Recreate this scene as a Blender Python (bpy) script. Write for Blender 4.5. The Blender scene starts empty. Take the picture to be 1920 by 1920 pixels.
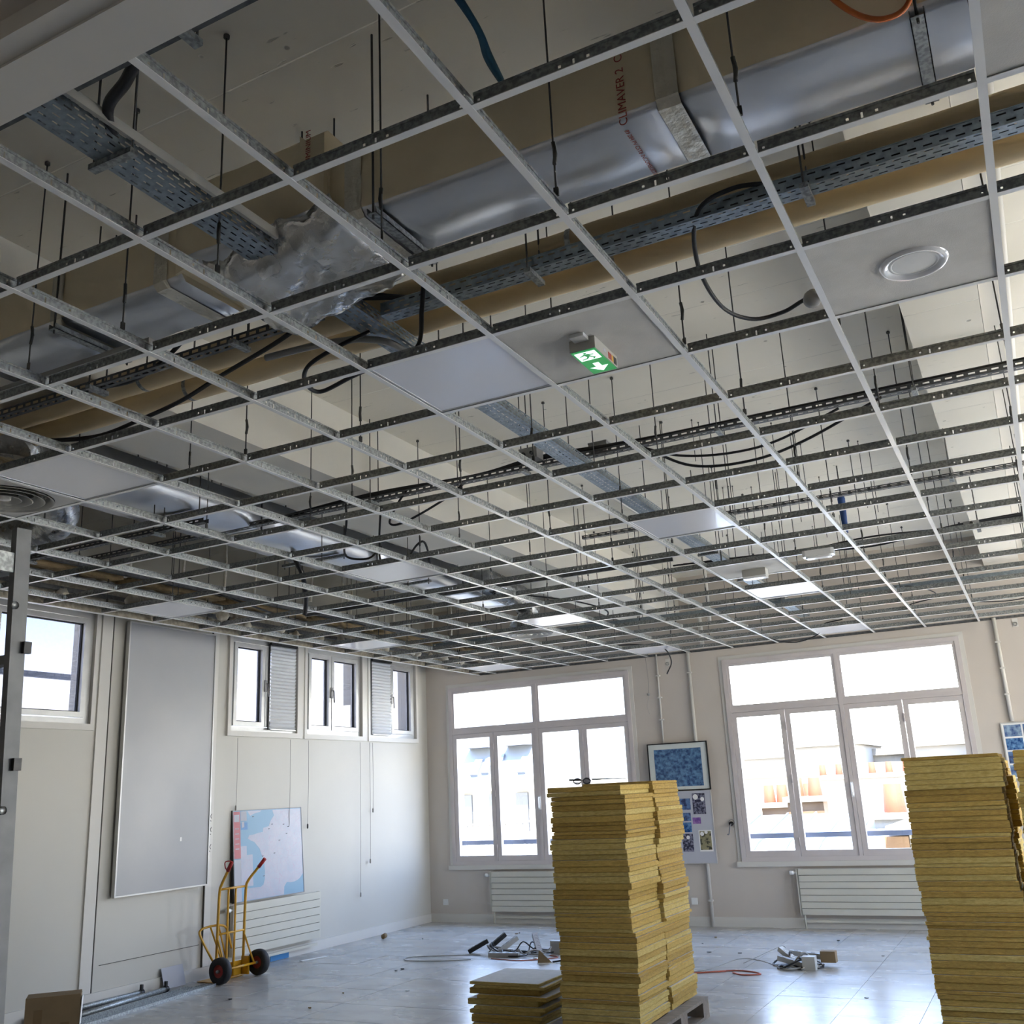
import bpy, math, random
from mathutils import Vector, Matrix
R_ = random.Random(7)
SC = bpy.context.scene
COL = SC.collection
PI = math.pi
# ------------------------------------------------------------------ constants (metres, floor at z = 0)
H = 3.46            # underside of the suspended grid
S = 4.50            # underside of the concrete slab
FW = 11.15          # far wall (inner face, y)
LW = -6.04          # left wall (inner face, x)
RW = 6.6            # right wall
BW = -5.0           # wall behind the camera
G = 0.6             # grid module
# ------------------------------------------------------------------ camera
cd = bpy.data.cameras.new('camera'); cam = bpy.data.objects.new('camera', cd); COL.objects.link(cam)
rows = ((0.884246, 0.464740, -0.046109), (-0.166346, 0.221163, -0.960945), (-0.436392, 0.857382, 0.272870))
cx, cy, cz = [Vector(r) for r in rows]
cm = Matrix(((cx.x, -cy.x, -cz.x, 2.259), (cx.y, -cy.y, -cz.y, -1.949), (cx.z, -cy.z, -cz.z, 1.729), (0, 0, 0, 1)))
cam.matrix_world = cm
cd.sensor_width = 36.0; cd.sensor_fit = 'HORIZONTAL'; cd.lens = 36.0 * 1861.04 / 1920.0
cd.clip_start = 0.05; cd.clip_end = 600
SC.camera = cam
# ------------------------------------------------------------------ world, sun, exposure
SC.view_settings.view_transform = 'Standard'; SC.view_settings.look = 'None'
SC.view_settings.gamma = 1.0; SC.view_settings.use_curve_mapping = False
SC.view_settings.exposure = 0.70
cyc = SC.cycles; cyc.max_bounces = 5; cyc.diffuse_bounces = 4; cyc.glossy_bounces = 2; cyc.transmission_bounces = 3; cyc.transparent_max_bounces = 10
cyc.use_adaptive_sampling = True; cyc.adaptive_threshold = 0.08; cyc.caustics_reflective = False; cyc.caustics_refractive = False; cyc.sample_clamp_indirect = 8.0
SKY = 11.0
w = bpy.data.worlds.new('sky'); SC.world = w; w.use_nodes = True
nt = w.node_tree; nt.nodes.clear()
o_ = nt.nodes.new('ShaderNodeOutputWorld'); bg = nt.nodes.new('ShaderNodeBackground'); bg.inputs['Strength'].default_value = SKY
tc = nt.nodes.new('ShaderNodeTexCoord'); sx = nt.nodes.new('ShaderNodeSeparateXYZ'); nt.links.new(tc.outputs['Generated'], sx.inputs[0])
rp = nt.nodes.new('ShaderNodeValToRGB'); nt.links.new(sx.outputs['Z'], rp.inputs[0])
el = rp.color_ramp.elements
el[0].position = 0.0; el[0].color = (1.0, 0.95, 0.885, 1)
el[1].position = 1.0; el[1].color = (0.22, 0.38, 0.75, 1)
for p, c in ((0.09, (0.96, 0.945, 0.94, 1)), (0.18, (0.58, 0.70, 0.95, 1)), (0.38, (0.33, 0.49, 0.86, 1))):
    e = el.new(p); e.color = c
nz = nt.nodes.new('ShaderNodeTexNoise'); nz.inputs['Scale'].default_value = 3.0; nz.inputs['Detail'].default_value = 5
mpn = nt.nodes.new('ShaderNodeMapping'); mpn.inputs['Scale'].default_value = (1, 1, 4)
nt.links.new(tc.outputs['Generated'], mpn.inputs[0]); nt.links.new(mpn.outputs[0], nz.inputs[0])
mr = nt.nodes.new('ShaderNodeMapRange'); mr.inputs[1].default_value = 0.45; mr.inputs[2].default_value = 0.75; mr.inputs[4].default_value = 0.30
nt.links.new(nz.outputs[0], mr.inputs[0])
mx = nt.nodes.new('ShaderNodeMixRGB'); nt.links.new(mr.outputs[0], mx.inputs[0]); nt.links.new(rp.outputs[0], mx.inputs[1]); mx.inputs[2].default_value = (0.95, 0.95, 0.97, 1)
nt.links.new(mx.outputs[0], bg.inputs[0]); nt.links.new(bg.outputs[0], o_.inputs[0])
sd = bpy.data.lights.new('sun', 'SUN'); sun = bpy.data.objects.new('sun', sd); COL.objects.link(sun)
sd.energy = 48.0; sd.angle = 0.009; sd.color = (1.0, 0.93, 0.82)
sun.rotation_euler = (math.radians(24), 0, math.radians(28)); sun.location = (3, -20, 30)
# window portals help the sampler; they give off no light of their own
def portal(name, loc, rot, sxx, syy):
    d = bpy.data.lights.new(name, 'AREA'); d.shape = 'RECTANGLE'; d.size = sxx; d.size_y = syy
    d.cycles.is_portal = True
    o = bpy.data.objects.new(name, d); COL.objects.link(o); o.location = loc; o.rotation_euler = rot
for k, xm in enumerate((-4.17, 0.085, 4.34)): portal('portal', (xm, FW + 0.40, 2.04), (math.radians(-90), 0, 0), 2.94, 2.55)
portal('portal', (RW + 0.34, 8.0, 2.04), (0, math.radians(90), 0), 2.55, 3.2); portal('portal', (RW + 0.34, 3.6, 2.04), (0, math.radians(90), 0), 2.55, 2.2)
portal('portal', (LW - 0.34, 6.9, 3.13), (0, math.radians(-90), 0), 1.12, 8.2)

# ------------------------------------------------------------------ materials
MATS = {}
def mat(name, col, col2=None, scale=4.0, rough=0.6, rough2=None, metal=0.0, bump=0.0, bscale=None, spec=0.5, detail=5, emit=None, es=0, stretch=None, lo=0.35, hi=0.65, coat=0.0):
    m = bpy.data.materials.new(name); m.use_nodes = True
    n = m.node_tree.nodes; l = m.node_tree.links; b = n['Principled BSDF']
    b.inputs['Roughness'].default_value = rough; b.inputs['Metallic'].default_value = metal
    b.inputs['Specular IOR Level'].default_value = spec
    b.inputs['Coat Weight'].default_value = coat
    b.inputs['Base Color'].default_value = (*col, 1)
    if col2 is not None or bump or rough2 is not None:
        t = n.new('ShaderNodeTexCoord'); mp = n.new('ShaderNodeMapping'); oi = n.new('ShaderNodeObjectInfo')
        if stretch: mp.inputs['Scale'].default_value = stretch
        ad = n.new('ShaderNodeVectorMath'); ad.operation = 'ADD'
        ml = n.new('ShaderNodeMath'); ml.operation = 'MULTIPLY'; ml.inputs[1].default_value = 37.0
        l.new(oi.outputs['Random'], ml.inputs[0])
        l.new(t.outputs['Object'], mp.inputs[0]); l.new(mp.outputs[0], ad.inputs[0]); l.new(ml.outputs[0], ad.inputs[1])
        z = n.new('ShaderNodeTexNoise'); z.inputs['Scale'].default_value = scale; z.inputs['Detail'].default_value = detail
        l.new(ad.outputs[0], z.inputs['Vector'])
        r = n.new('ShaderNodeMapRange'); r.inputs[1].default_value = lo; r.inputs[2].default_value = hi; l.new(z.outputs[0], r.inputs[0])
        if col2 is not None:
            x = n.new('ShaderNodeMixRGB'); x.inputs[1].default_value = (*col, 1); x.inputs[2].default_value = (*col2, 1)
            l.new(r.outputs[0], x.inputs[0]); l.new(x.outputs[0], b.inputs['Base Color'])
        if rough2 is not None:
            q = n.new('ShaderNodeMapRange'); q.inputs[3].default_value = rough; q.inputs[4].default_value = rough2
            l.new(r.outputs[0], q.inputs[0]); l.new(q.outputs[0], b.inputs['Roughness'])
        if bump:
            bz = n.new('ShaderNodeTexNoise'); bz.inputs['Scale'].default_value = bscale or scale * 6; bz.inputs['Detail'].default_value = 4
            l.new(ad.outputs[0], bz.inputs['Vector'])
            bn = n.new('ShaderNodeBump'); bn.inputs['Strength'].default_value = bump; bn.inputs['Distance'].default_value = 0.01
            l.new(bz.outputs[0], bn.inputs['Height']); l.new(bn.outputs[0], b.inputs['Normal'])
    if emit: b.inputs['Emission Color'].default_value = (*emit, 1); b.inputs['Emission Strength'].default_value = es
    MATS[name] = m; return m
mat('wall', (0.60, 0.545, 0.485), (0.565, 0.51, 0.455), 1.2, 0.62, bump=0.05, bscale=60)
mat('wall_l', (0.565, 0.548, 0.495), (0.535, 0.52, 0.47), 0.9, 0.5, bump=0.03, bscale=40)
mat('trimw', (0.64, 0.62, 0.575), rough=0.45)
mat('frame', (0.62, 0.57, 0.555), (0.58, 0.53, 0.52), 3, 0.4)
mat('alu', (0.62, 0.62, 0.60), (0.55, 0.55, 0.54), 5, 0.38, metal=0.35)
mat('ladderalu', (0.21, 0.217, 0.225), (0.17, 0.177, 0.185), 14, 0.55, metal=0.25)
mat('rubber', (0.02, 0.02, 0.022), rough=0.7)
mat('black', (0.012, 0.012, 0.013), rough=0.45)
mat('blackcable', (0.016, 0.016, 0.018), rough=0.5)
mat('teewhite', (0.80, 0.80, 0.79), rough=0.32, coat=0.25)
mat('galv', (0.42, 0.44, 0.44), (0.25, 0.265, 0.265), 70, 0.42, 0.55, metal=0.75, lo=0.4, hi=0.6)
mat('tray', (0.36, 0.42, 0.47), (0.27, 0.32, 0.36), 40, 0.35, 0.5, metal=0.85)
mat('darkrail', (0.10, 0.105, 0.11), (0.16, 0.165, 0.17), 30, 0.5, metal=0.5)
mat('rod', (0.10, 0.10, 0.095), rough=0.55, metal=0.6)
mat('tile', (0.66, 0.64, 0.60), (0.60, 0.585, 0.55), 9, 0.85, bump=0.15, bscale=260)
mat('ledface', (0.80, 0.81, 0.86), rough=0.22, coat=0.4, emit=None)
mat('ledframe', (0.66, 0.67, 0.69), rough=0.35, metal=0.2)
mat('pipe', (0.78, 0.63, 0.39), (0.68, 0.54, 0.33), 2.2, 0.7, bump=0.25, bscale=9)
mat('foil_warmlit', (0.92, 0.80, 0.57), (0.86, 0.745, 0.53), 3, 0.45, 0.6, metal=0.12, bump=0.2, bscale=5)  # cream tint painted in for the warm light on the duct's near side
mat('foil', (0.74, 0.76, 0.79), (0.66, 0.68, 0.72), 3, 0.30, 0.40, metal=0.95, bump=0.10, bscale=5)
mat('foilcr', (0.80, 0.81, 0.82), (0.62, 0.60, 0.54), 6, 0.2, 0.34, metal=0.95, bump=0.9, bscale=16)
mat('foiltape', (0.80, 0.76, 0.66), rough=0.3, metal=0.8, col2=(0.70, 0.66, 0.56), scale=12, bump=0.8, bscale=24)
mat('flex', (0.74, 0.75, 0.76), (0.50, 0.51, 0.52), 18, 0.22, 0.4, metal=0.95, bump=0.5, bscale=30)
mat('beam', (0.80, 0.765, 0.68), (0.73, 0.71, 0.65), 1.6, 0.7, bump=0.1, bscale=14)
mat('roughplaster', (0.46, 0.42, 0.34), (0.30, 0.27, 0.21), 26, 0.95, bump=0.9, bscale=50)
mat('woolbrown', (0.42, 0.31, 0.17), (0.24, 0.17, 0.09), 22, 0.97, bump=1.0, bscale=45, stretch=(1, 0.35, 1))
mat('woolpale', (0.62, 0.55, 0.42), (0.80, 0.77, 0.70), 14, 0.95, bump=1.0, bscale=30)
mat('woolside', (0.70, 0.49, 0.135), (0.54, 0.36, 0.09), 30, 0.95, bump=0.8, bscale=90, stretch=(1, 1, 5))
mat('woolside2', (0.76, 0.60, 0.22), (0.60, 0.43, 0.12), 30, 0.95, bump=0.8, bscale=90, stretch=(1, 1, 5))
mat('woolside3', (0.60, 0.40, 0.10), (0.45, 0.29, 0.07), 30, 0.95, bump=0.8, bscale=90, stretch=(1, 1, 5))
mat('fleece', (0.74, 0.74, 0.72), (0.66, 0.66, 0.64), 14, 0.9)
mat('woodpal', (0.30, 0.25, 0.20), (0.19, 0.16, 0.13), 9, 0.85, stretch=(1, 8, 1), bump=0.3)
mat('yellow', (0.66, 0.35, 0.015), (0.56, 0.29, 0.012), 6, 0.4, coat=0.3)
mat('redgrip', (0.34, 0.012, 0.012), rough=0.5)
mat('tyre', (0.014, 0.014, 0.016), rough=0.75, bump=0.3, bscale=30)
mat('redrim', (0.26, 0.02, 0.015), rough=0.5)
mat('rad', (0.62, 0.60, 0.52), (0.58, 0.565, 0.485), 2, 0.42)
mat('radgap', (0.10, 0.095, 0.08), rough=0.7)
mat('board', (0.43, 0.435, 0.445), (0.38, 0.39, 0.41), 0.9, 0.3, 0.42)
mat('paper', (0.50, 0.51, 0.56), rough=0.8)
mat('paperw', (0.86, 0.85, 0.83), rough=0.8)
mat('sea', (0.14, 0.31, 0.47), rough=0.35)
mat('mapred', (0.40, 0.06, 0.075), rough=0.4)
mat('mapblue', (0.04, 0.20, 0.46), rough=0.4)
mat('cardboard', (0.24, 0.165, 0.085), (0.21, 0.145, 0.075), 6, 0.85)
mat('tape', (0.19, 0.125, 0.06), rough=0.25)
mat('white', (0.82, 0.82, 0.80), rough=0.4)
mat('whitegl', (0.86, 0.86, 0.86), rough=0.15, coat=0.5)
mat('greybox', (0.34, 0.34, 0.33), rough=0.55)
mat('greycable', (0.30, 0.29, 0.27), rough=0.55)
mat('redcable', (0.40, 0.09, 0.05), rough=0.5)
mat('orange', (0.62, 0.16, 0.03), rough=0.5)
mat('bluecable', (0.03, 0.13, 0.22), rough=0.5)
mat('bluebrush', (0.02, 0.06, 0.20), rough=0.7)
mat('green', (0.02, 0.20, 0.06), rough=0.4, emit=(0.02, 0.24, 0.06), es=0.55)
mat('signwhite', (0.75, 0.95, 0.85), rough=0.4, emit=(0.75, 1.0, 0.86), es=0.75)
mat('lampgrey', (0.45, 0.44, 0.40), rough=0.5)
mat('blind', (0.66, 0.68, 0.70), rough=0.6)
mat('cord', (0.30, 0.29, 0.27), rough=0.7)
mat('zinc', (0.133, 0.146, 0.161), (0.117, 0.130, 0.146), 1.2, 0.5, metal=0.1)
mat('slate', (0.075, 0.083, 0.105), (0.060, 0.068, 0.090), 3, 0.6)
mat('stone', (0.218, 0.205, 0.182), (0.192, 0.179, 0.157), 0.8, 0.85)
mat('stone2', (0.169, 0.158, 0.142), (0.152, 0.144, 0.130), 0.5, 0.85)
mat('brickc', (0.085, 0.050, 0.026), (0.11, 0.07, 0.04), 2.5, 0.9)
mat('terracotta', (0.11, 0.022, 0.004), (0.08, 0.016, 0.003), 3, 0.8)
mat('winpane', (0.030, 0.036, 0.048), rough=0.2)
mat('winpane2', (0.084, 0.098, 0.126), rough=0.3)
mat('ground_bounce', (0.62, 0.58, 0.50), (0.55, 0.51, 0.44), 0.2, 0.9)  # ground made pale so it bounces sunlight up to the ceiling
mat('steel', (0.20, 0.20, 0.21), rough=0.5, metal=0.4)
mat('guard', (0.18, 0.21, 0.28), rough=0.5)
mat('print_dark', (0.02, 0.02, 0.05), (0.25, 0.25, 0.33), 34, 0.5, lo=0.45, hi=0.6)
mat('print_blue', (0.012, 0.06, 0.20), (0.16, 0.34, 0.60), 26, 0.25, lo=0.36, hi=0.68)
mat('print_navy', (0.02, 0.03, 0.10), (0.12, 0.22, 0.42), 22, 0.5, lo=0.4, hi=0.6)
mat('print_violet', (0.14, 0.05, 0.26), (0.36, 0.20, 0.46), 26, 0.5)
mat('print_khaki', (0.30, 0.27, 0.15), (0.05, 0.05, 0.03), 26, 0.5, lo=0.48, hi=0.58)
mat('print_sea', (0.03, 0.07, 0.22), (0.30, 0.42, 0.55), 20, 0.4)
# glass: mostly clear, dimmed in the left panes, with a faint mirror reflection
def glass(name, tint, refl):
    m = bpy.data.materials.new(name); m.use_nodes = True; n = m.node_tree.nodes; l = m.node_tree.links; n.clear()
    o = n.new('ShaderNodeOutputMaterial'); mixs = n.new('ShaderNodeMixShader'); t = n.new('ShaderNodeBsdfTransparent'); g = n.new('ShaderNodeBsdfGlossy')
    t.inputs[0].default_value = (*tint, 1); g.inputs['Roughness'].default_value = 0.02; mixs.inputs[0].default_value = refl
    l.new(t.outputs[0], mixs.inputs[1]); l.new(g.outputs[0], mixs.inputs[2]); l.new(mixs.outputs[0], o.inputs[0]); MATS[name] = m
glass('glass', (0.97, 0.985, 0.98), 0.05)
glass('glass_l', (0.30, 0.305, 0.33), 0.08)  # grey tint put in to dim the sky behind the left panes
# painted board-marked concrete
def slab_mat():
    m = mat('slab', (0.84, 0.80, 0.70), (0.79, 0.75, 0.65), 1.1, 0.8)
    n = m.node_tree.nodes; l = m.node_tree.links; b = n['Principled BSDF']
    t = n.new('ShaderNodeTexCoord')
    wv = n.new('ShaderNodeTexWave'); wv.wave_type = 'BANDS'; wv.bands_direction = 'Y'; wv.wave_profile = 'SAW'
    wv.inputs['Scale'].default_value = 0.55; wv.inputs['Distortion'].default_value = 0.25; wv.inputs['Detail'].default_value = 2; wv.inputs['Detail Scale'].default_value = 1.0
    l.new(t.outputs['Object'], wv.inputs[0])
    ln = n.new('ShaderNodeMapRange'); ln.inputs[1].default_value = 0.985; ln.inputs[2].default_value = 1.0; l.new(wv.outputs['Fac'], ln.inputs[0])
    # streaky marks and pits
    mp = n.new('ShaderNodeMapping'); mp.inputs['Scale'].default_value = (1.0, 6.0, 1.0); l.new(t.outputs['Object'], mp.inputs[0])
    s = n.new('ShaderNodeTexNoise'); s.inputs['Scale'].default_value = 7; s.inputs['Detail'].default_value = 6; l.new(mp.outputs[0], s.inputs[0])
    sr = n.new('ShaderNodeMapRange'); sr.inputs[1].default_value = 0.69; sr.inputs[2].default_value = 0.74; l.new(s.outputs[0], sr.inputs[0])
    v = n.new('ShaderNodeTexVoronoi'); v.inputs['Scale'].default_value = 5.0; l.new(t.outputs['Object'], v.inputs['Vector'])
    vr = n.new('ShaderNodeMapRange'); vr.inputs[1].default_value = 0.07; vr.inputs[2].default_value = 0.045; l.new(v.outputs['Distance'], vr.inputs[0])
    a1 = n.new('ShaderNodeMath'); a1.operation = 'MAXIMUM'; l.new(ln.outputs[0], a1.inputs[0]); l.new(sr.outputs[0], a1.inputs[1])
    a2 = n.new('ShaderNodeMath'); a2.operation = 'MAXIMUM'; l.new(a1.outputs[0], a2.inputs[0]); l.new(vr.outputs[0], a2.inputs[1])
    a3 = n.new('ShaderNodeMath'); a3.operation = 'MULTIPLY'; a3.inputs[1].default_value = 0.55; l.new(a2.outputs[0], a3.inputs[0])
    src = b.inputs['Base Color'].links[0].from_socket
    x = n.new('ShaderNodeMixRGB'); l.new(a3.outputs[0], x.inputs[0]); l.new(src, x.inputs[1]); x.inputs[2].default_value = (0.27, 0.25, 0.21, 1)
    l.new(x.outputs[0], b.inputs['Base Color'])
    bn = n.new('ShaderNodeBump'); bn.inputs['Strength'].default_value = 0.5; bn.inputs['Distance'].default_value = 0.01; bn.invert = True
    l.new(a2.outputs[0], bn.inputs['Height']); l.new(bn.outputs[0], b.inputs['Normal'])
slab_mat()
def floor_mat():
    m = mat('floor', (0.47, 0.455, 0.43), (0.43, 0.418, 0.395), 1.2, 0.20, 0.42, spec=0.22)
    n = m.node_tree.nodes; l = m.node_tree.links; b = n['Principled BSDF']
    t = n.new('ShaderNodeTexCoord'); oi = n.new('ShaderNodeObjectInfo')
    ad = n.new('ShaderNodeVectorMath'); ad.operation = 'ADD'; l.new(t.outputs['Object'], ad.inputs[0]); l.new(oi.outputs['Location'], ad.inputs[1])
    mp = n.new('ShaderNodeMapping'); mp.inputs['Scale'].default_value = (1.0, 2.4, 1.0); mp.inputs['Rotation'].default_value = (0, 0, 0.5); l.new(ad.outputs[0], mp.inputs[0])
    s = n.new('ShaderNodeTexNoise'); s.inputs['Scale'].default_value = 1.5; s.inputs['Detail'].default_value = 5; s.inputs['Roughness'].default_value = 0.5; l.new(mp.outputs[0], s.inputs[0])
    sr = n.new('ShaderNodeMapRange'); sr.inputs[1].default_value = 0.45; sr.inputs[2].default_value = 0.80; l.new(s.outputs[0], sr.inputs[0])
    k1 = n.new('ShaderNodeTexNoise'); k1.inputs['Scale'].default_value = 4.5; k1.inputs['Detail'].default_value = 4; l.new(ad.outputs[0], k1.inputs[0])
    k2 = n.new('ShaderNodeMapRange'); k2.inputs[1].default_value = 0.68; k2.inputs[2].default_value = 0.74; l.new(k1.outputs[0], k2.inputs[0])
    k3 = n.new('ShaderNodeMath'); k3.operation = 'MAXIMUM'; l.new(sr.outputs[0], k3.inputs[0]); l.new(k2.outputs[0], k3.inputs[1])
    a3 = n.new('ShaderNodeMath'); a3.operation = 'MULTIPLY'; a3.inputs[1].default_value = 0.55; l.new(k3.outputs[0], a3.inputs[0])
    src = b.inputs['Base Color'].links[0].from_socket
    x = n.new('ShaderNodeMixRGB'); l.new(a3.outputs[0], x.inputs[0]); l.new(src, x.inputs[1]); x.inputs[2].default_value = (0.17, 0.16, 0.15, 1)
    l.new(x.outputs[0], b.inputs['Base Color'])
    s2 = n.new('ShaderNodeTexNoise'); s2.inputs['Scale'].default_value = 1.6; s2.inputs['Detail'].default_value = 3; l.new(mp.outputs[0], s2.inputs[0])
    q = n.new('ShaderNodeMapRange'); q.inputs[1].default_value = 0.3; q.inputs[2].default_value = 0.7; q.inputs[3].default_value = 0.22; q.inputs[4].default_value = 0.30
    l.new(s2.outputs[0], q.inputs[0]); l.new(q.outputs[0], b.inputs['Roughness'])
floor_mat()
def map_mat():
    m = mat('mapland', (0.42, 0.43, 0.51), (0.36, 0.40, 0.50), 9, 0.35)
    n = m.node_tree.nodes; l = m.node_tree.links; b = n['Principled BSDF']
    t = n.new('ShaderNodeTexCoord')
    src = b.inputs['Base Color'].links[0].from_socket
    for sc, c, th in ((16, (0.42, 0.30, 0.42, 1), 0.035), (38, (0.38, 0.42, 0.55, 1), 0.05)):
        v = n.new('ShaderNodeTexVoronoi'); v.feature = 'DISTANCE_TO_EDGE'; v.inputs['Scale'].default_value = sc; l.new(t.outputs['Object'], v.inputs['Vector'])
        r = n.new('ShaderNodeMapRange'); r.inputs[1].default_value = th; r.inputs[2].default_value = 0.0; l.new(v.outputs['Distance'], r.inputs[0])
        k = n.new('ShaderNodeMath'); k.operation = 'MULTIPLY'; k.inputs[1].default_value = 0.6; l.new(r.outputs[0], k.inputs[0])
        x = n.new('ShaderNodeMixRGB'); l.new(k.outputs[0], x.inputs[0]); l.new(src, x.inputs[1]); x.inputs[2].default_value = c; src = x.outputs[0]
    l.new(src, b.inputs['Base Color'])
map_mat()

# ------------------------------------------------------------------ mesh helpers
class MB:
    def __init__(s): s.v = []; s.f = []; s.m = []; s.s = []
    def face(s, idx, m=0, sm=False): s.f.append(idx); s.m.append(m); s.s.append(sm)
    def quad(s, a, b, c, d, m=0):
        k = len(s.v); s.v += [tuple(a), tuple(b), tuple(c), tuple(d)]; s.face((k, k+1, k+2, k+3), m)
    def box(s, x0, y0, z0, x1, y1, z1, m=0, top=None):
        k = len(s.v)
        s.v += [(x0,y0,z0),(x1,y0,z0),(x1,y1,z0),(x0,y1,z0),(x0,y0,z1),(x1,y0,z1),(x1,y1,z1),(x0,y1,z1)]
        for q in ((0,1,5,4),(1,2,6,5),(2,3,7,6),(3,0,4,7)): s.face(tuple(k+i for i in q), m)
        t = m if top is None else top
        s.face((k+4,k+5,k+6,k+7), t); s.face((k+3,k+2,k+1,k), t)
        return s
    def obox(s, c, ax, ay, az, m=0):
        c = Vector(c); ax, ay, az = Vector(ax), Vector(ay), Vector(az); k = len(s.v)
        for sz in (-1, 1):
            for sx_, sy_ in ((-1,-1),(1,-1),(1,1),(-1,1)): s.v.append(tuple(c + ax*sx_ + ay*sy_ + az*sz))
        for q in ((0,1,5,4),(1,2,6,5),(2,3,7,6),(3,0,4,7),(4,5,6,7),(3,2,1,0)): s.face(tuple(k+i for i in q), m)
        return s
    def bar(s, p, q, wd, ht, m=0, up=(0,0,1)):
        p, q = Vector(p), Vector(q); d = (q-p); L = d.length; d = d/L; up = Vector(up)
        sd_ = d.cross(up)
        if sd_.length < 1e-5: sd_ = d.cross(Vector((1,0,0)))
        sd_.normalize(); u = sd_.cross(d)
        return s.obox((p+q)/2, d*L/2, sd_*wd/2, u*ht/2, m)
    def tube(s, pts, r, n=8, m=0, cap=True, closed=False):
        pts = [Vector(p) for p in pts]; N = len(pts); rr = r if isinstance(r, (list, tuple)) else [r]*N
        t0 = (pts[1]-pts[0]).normalized(); nrm = t0.orthogonal().normalized(); k = len(s.v); prev = t0
        for i, p in enumerate(pts):
            if closed: t = (pts[(i+1) % N]-pts[i-1]).normalized()
            elif i == 0: t = t0
            elif i == N-1: t = (pts[-1]-pts[-2]).normalized()
            else: t = ((pts[i+1]-p).normalized()+(p-pts[i-1]).normalized()).normalized()
            q = prev.rotation_difference(t); nrm = (q @ nrm); nrm = (nrm - t*nrm.dot(t)).normalized(); bn = t.cross(nrm); prev = t
            for a in range(n):
                an = 2*PI*a/n; s.v.append(tuple(p + (nrm*math.cos(an)+bn*math.sin(an))*rr[i]))
        rng = N if closed else N-1
        for i in range(rng):
            for a in range(n):
                b = (a+1) % n; i2 = (i+1) % N
                s.face((k+i*n+a, k+i*n+b, k+i2*n+b, k+i2*n+a), m, True)
        if cap and not closed:
            s.face(tuple(k+a for a in reversed(range(n))), m); s.face(tuple(k+(N-1)*n+a for a in range(n)), m)
        return s
    def lathe(s, prof, n=24, o=(0,0,0), ax=(0,0,1), m=0, smooth=True):
        o = Vector(o); ax = Vector(ax).normalized(); e1 = ax.orthogonal().normalized(); e2 = ax.cross(e1); k = len(s.v)
        for (r, z) in prof:
            for a in range(n):
                an = 2*PI*a/n; s.v.append(tuple(o + ax*z + (e1*math.cos(an)+e2*math.sin(an))*r))
        for i in range(len(prof)-1):
            for a in range(n):
                b = (a+1) % n; s.face((k+i*n+a, k+i*n+b, k+(i+1)*n+b, k+(i+1)*n+a), m, smooth)
        return s
    def prism(s, pts, o, u, v, n, t, m=0):
        o, u, v, n = Vector(o), Vector(u), Vector(v), Vector(n); k = len(s.v); N = len(pts)
        for z in (0, t):
            for (a, b) in pts: s.v.append(tuple(o + u*a + v*b + n*z))
        s.face(tuple(k+i for i in reversed(range(N))), m); s.face(tuple(k+N+i for i in range(N)), m)
        for i in range(N): j = (i+1) % N; s.face((k+i, k+j, k+N+j, k+N+i), m)
        return s
    def sheet(s, o, u, v, L, W, holes, m=0):
        """flat sheet L x W with rectangular holes (u0,u1,v0,v1)"""
        o, u, v = Vector(o), Vector(u), Vector(v)
        vb = sorted({0.0, W} | {h[2] for h in holes} | {h[3] for h in holes})
        for a, b in zip(vb[:-1], vb[1:]):
            if b-a < 1e-6: continue
            mid = (a+b)/2
            hs = sorted([(h[0], h[1]) for h in holes if h[2] < mid < h[3]])
            x = 0.0; segs = []
            for h0, h1 in hs:
                if h0 > x: segs.append((x, h0))
                x = max(x, h1)
            if x < L: segs.append((x, L))
            for c, d in segs: s.quad(o+u*c+v*a, o+u*d+v*a, o+u*d+v*b, o+u*c+v*b, m)
        return s
    def build(s, name, mats, parent=None, loc=None):
        me = bpy.data.meshes.new(name); me.from_pydata(s.v, [], s.f)
        for q in ([mats] if isinstance(mats, str) else mats): me.materials.append(MATS[q])
        me.polygons.foreach_set('material_index', s.m); me.polygons.foreach_set('use_smooth', s.s); me.update()
        return link(name, me, parent, loc)
WORLDP = {}
def link(name, me, parent=None, loc=None):
    o = bpy.data.objects.new(name, me); COL.objects.link(o)
    if parent is not None:
        o.parent = parent
        if parent.name in WORLDP: o.location = -Vector(WORLDP[parent.name])
    if loc is not None: o.location = loc
    return o
def tag(o, label, cat, group=None, kind=None):
    o['label'] = label; o['category'] = cat
    if group: o['group'] = group
    if kind: o['kind'] = kind
    return o
def struct(o, label=None, cat=None):
    o['kind'] = 'structure'
    if label: o['label'] = label
    if cat: o['category'] = cat
    return o
def thing(name, label, cat, loc=(0,0,0), rotz=0, group=None, world=False):
    o = bpy.data.objects.new(name, None); COL.objects.link(o); o.location = loc; o.rotation_euler = (0,0,rotz)
    o.empty_display_size = 0.05
    tag(o, label, cat, group)
    if world: WORLDP[o.name] = tuple(loc)
    return o
def dup(root, loc=None, rotz=None, label=None):
    def cp(o, par):
        c = o.copy(); COL.objects.link(c); c.parent = par
        for ch in list(o.children): cp(ch, c)
        return c
    r = cp(root, None)
    if loc is not None: r.location = loc
    if rotz is not None: r.rotation_euler = (0,0,rotz)
    if label: r['label'] = label
    return r
def smooth_path(pts, n=8):
    P = [Vector(p) for p in pts]; P = [P[0]*2-P[1]] + P + [P[-1]*2-P[-2]]; out = []
    for i in range(1, len(P)-2):
        a, b, c, d = P[i-1], P[i], P[i+1], P[i+2]
        for k in range(n):
            t = k/n; out.append(0.5*((2*b)+(c-a)*t+(2*a-5*b+4*c-d)*t*t+(3*b-a-3*c+d)*t**3))
    out.append(P[-2]); return out
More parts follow.
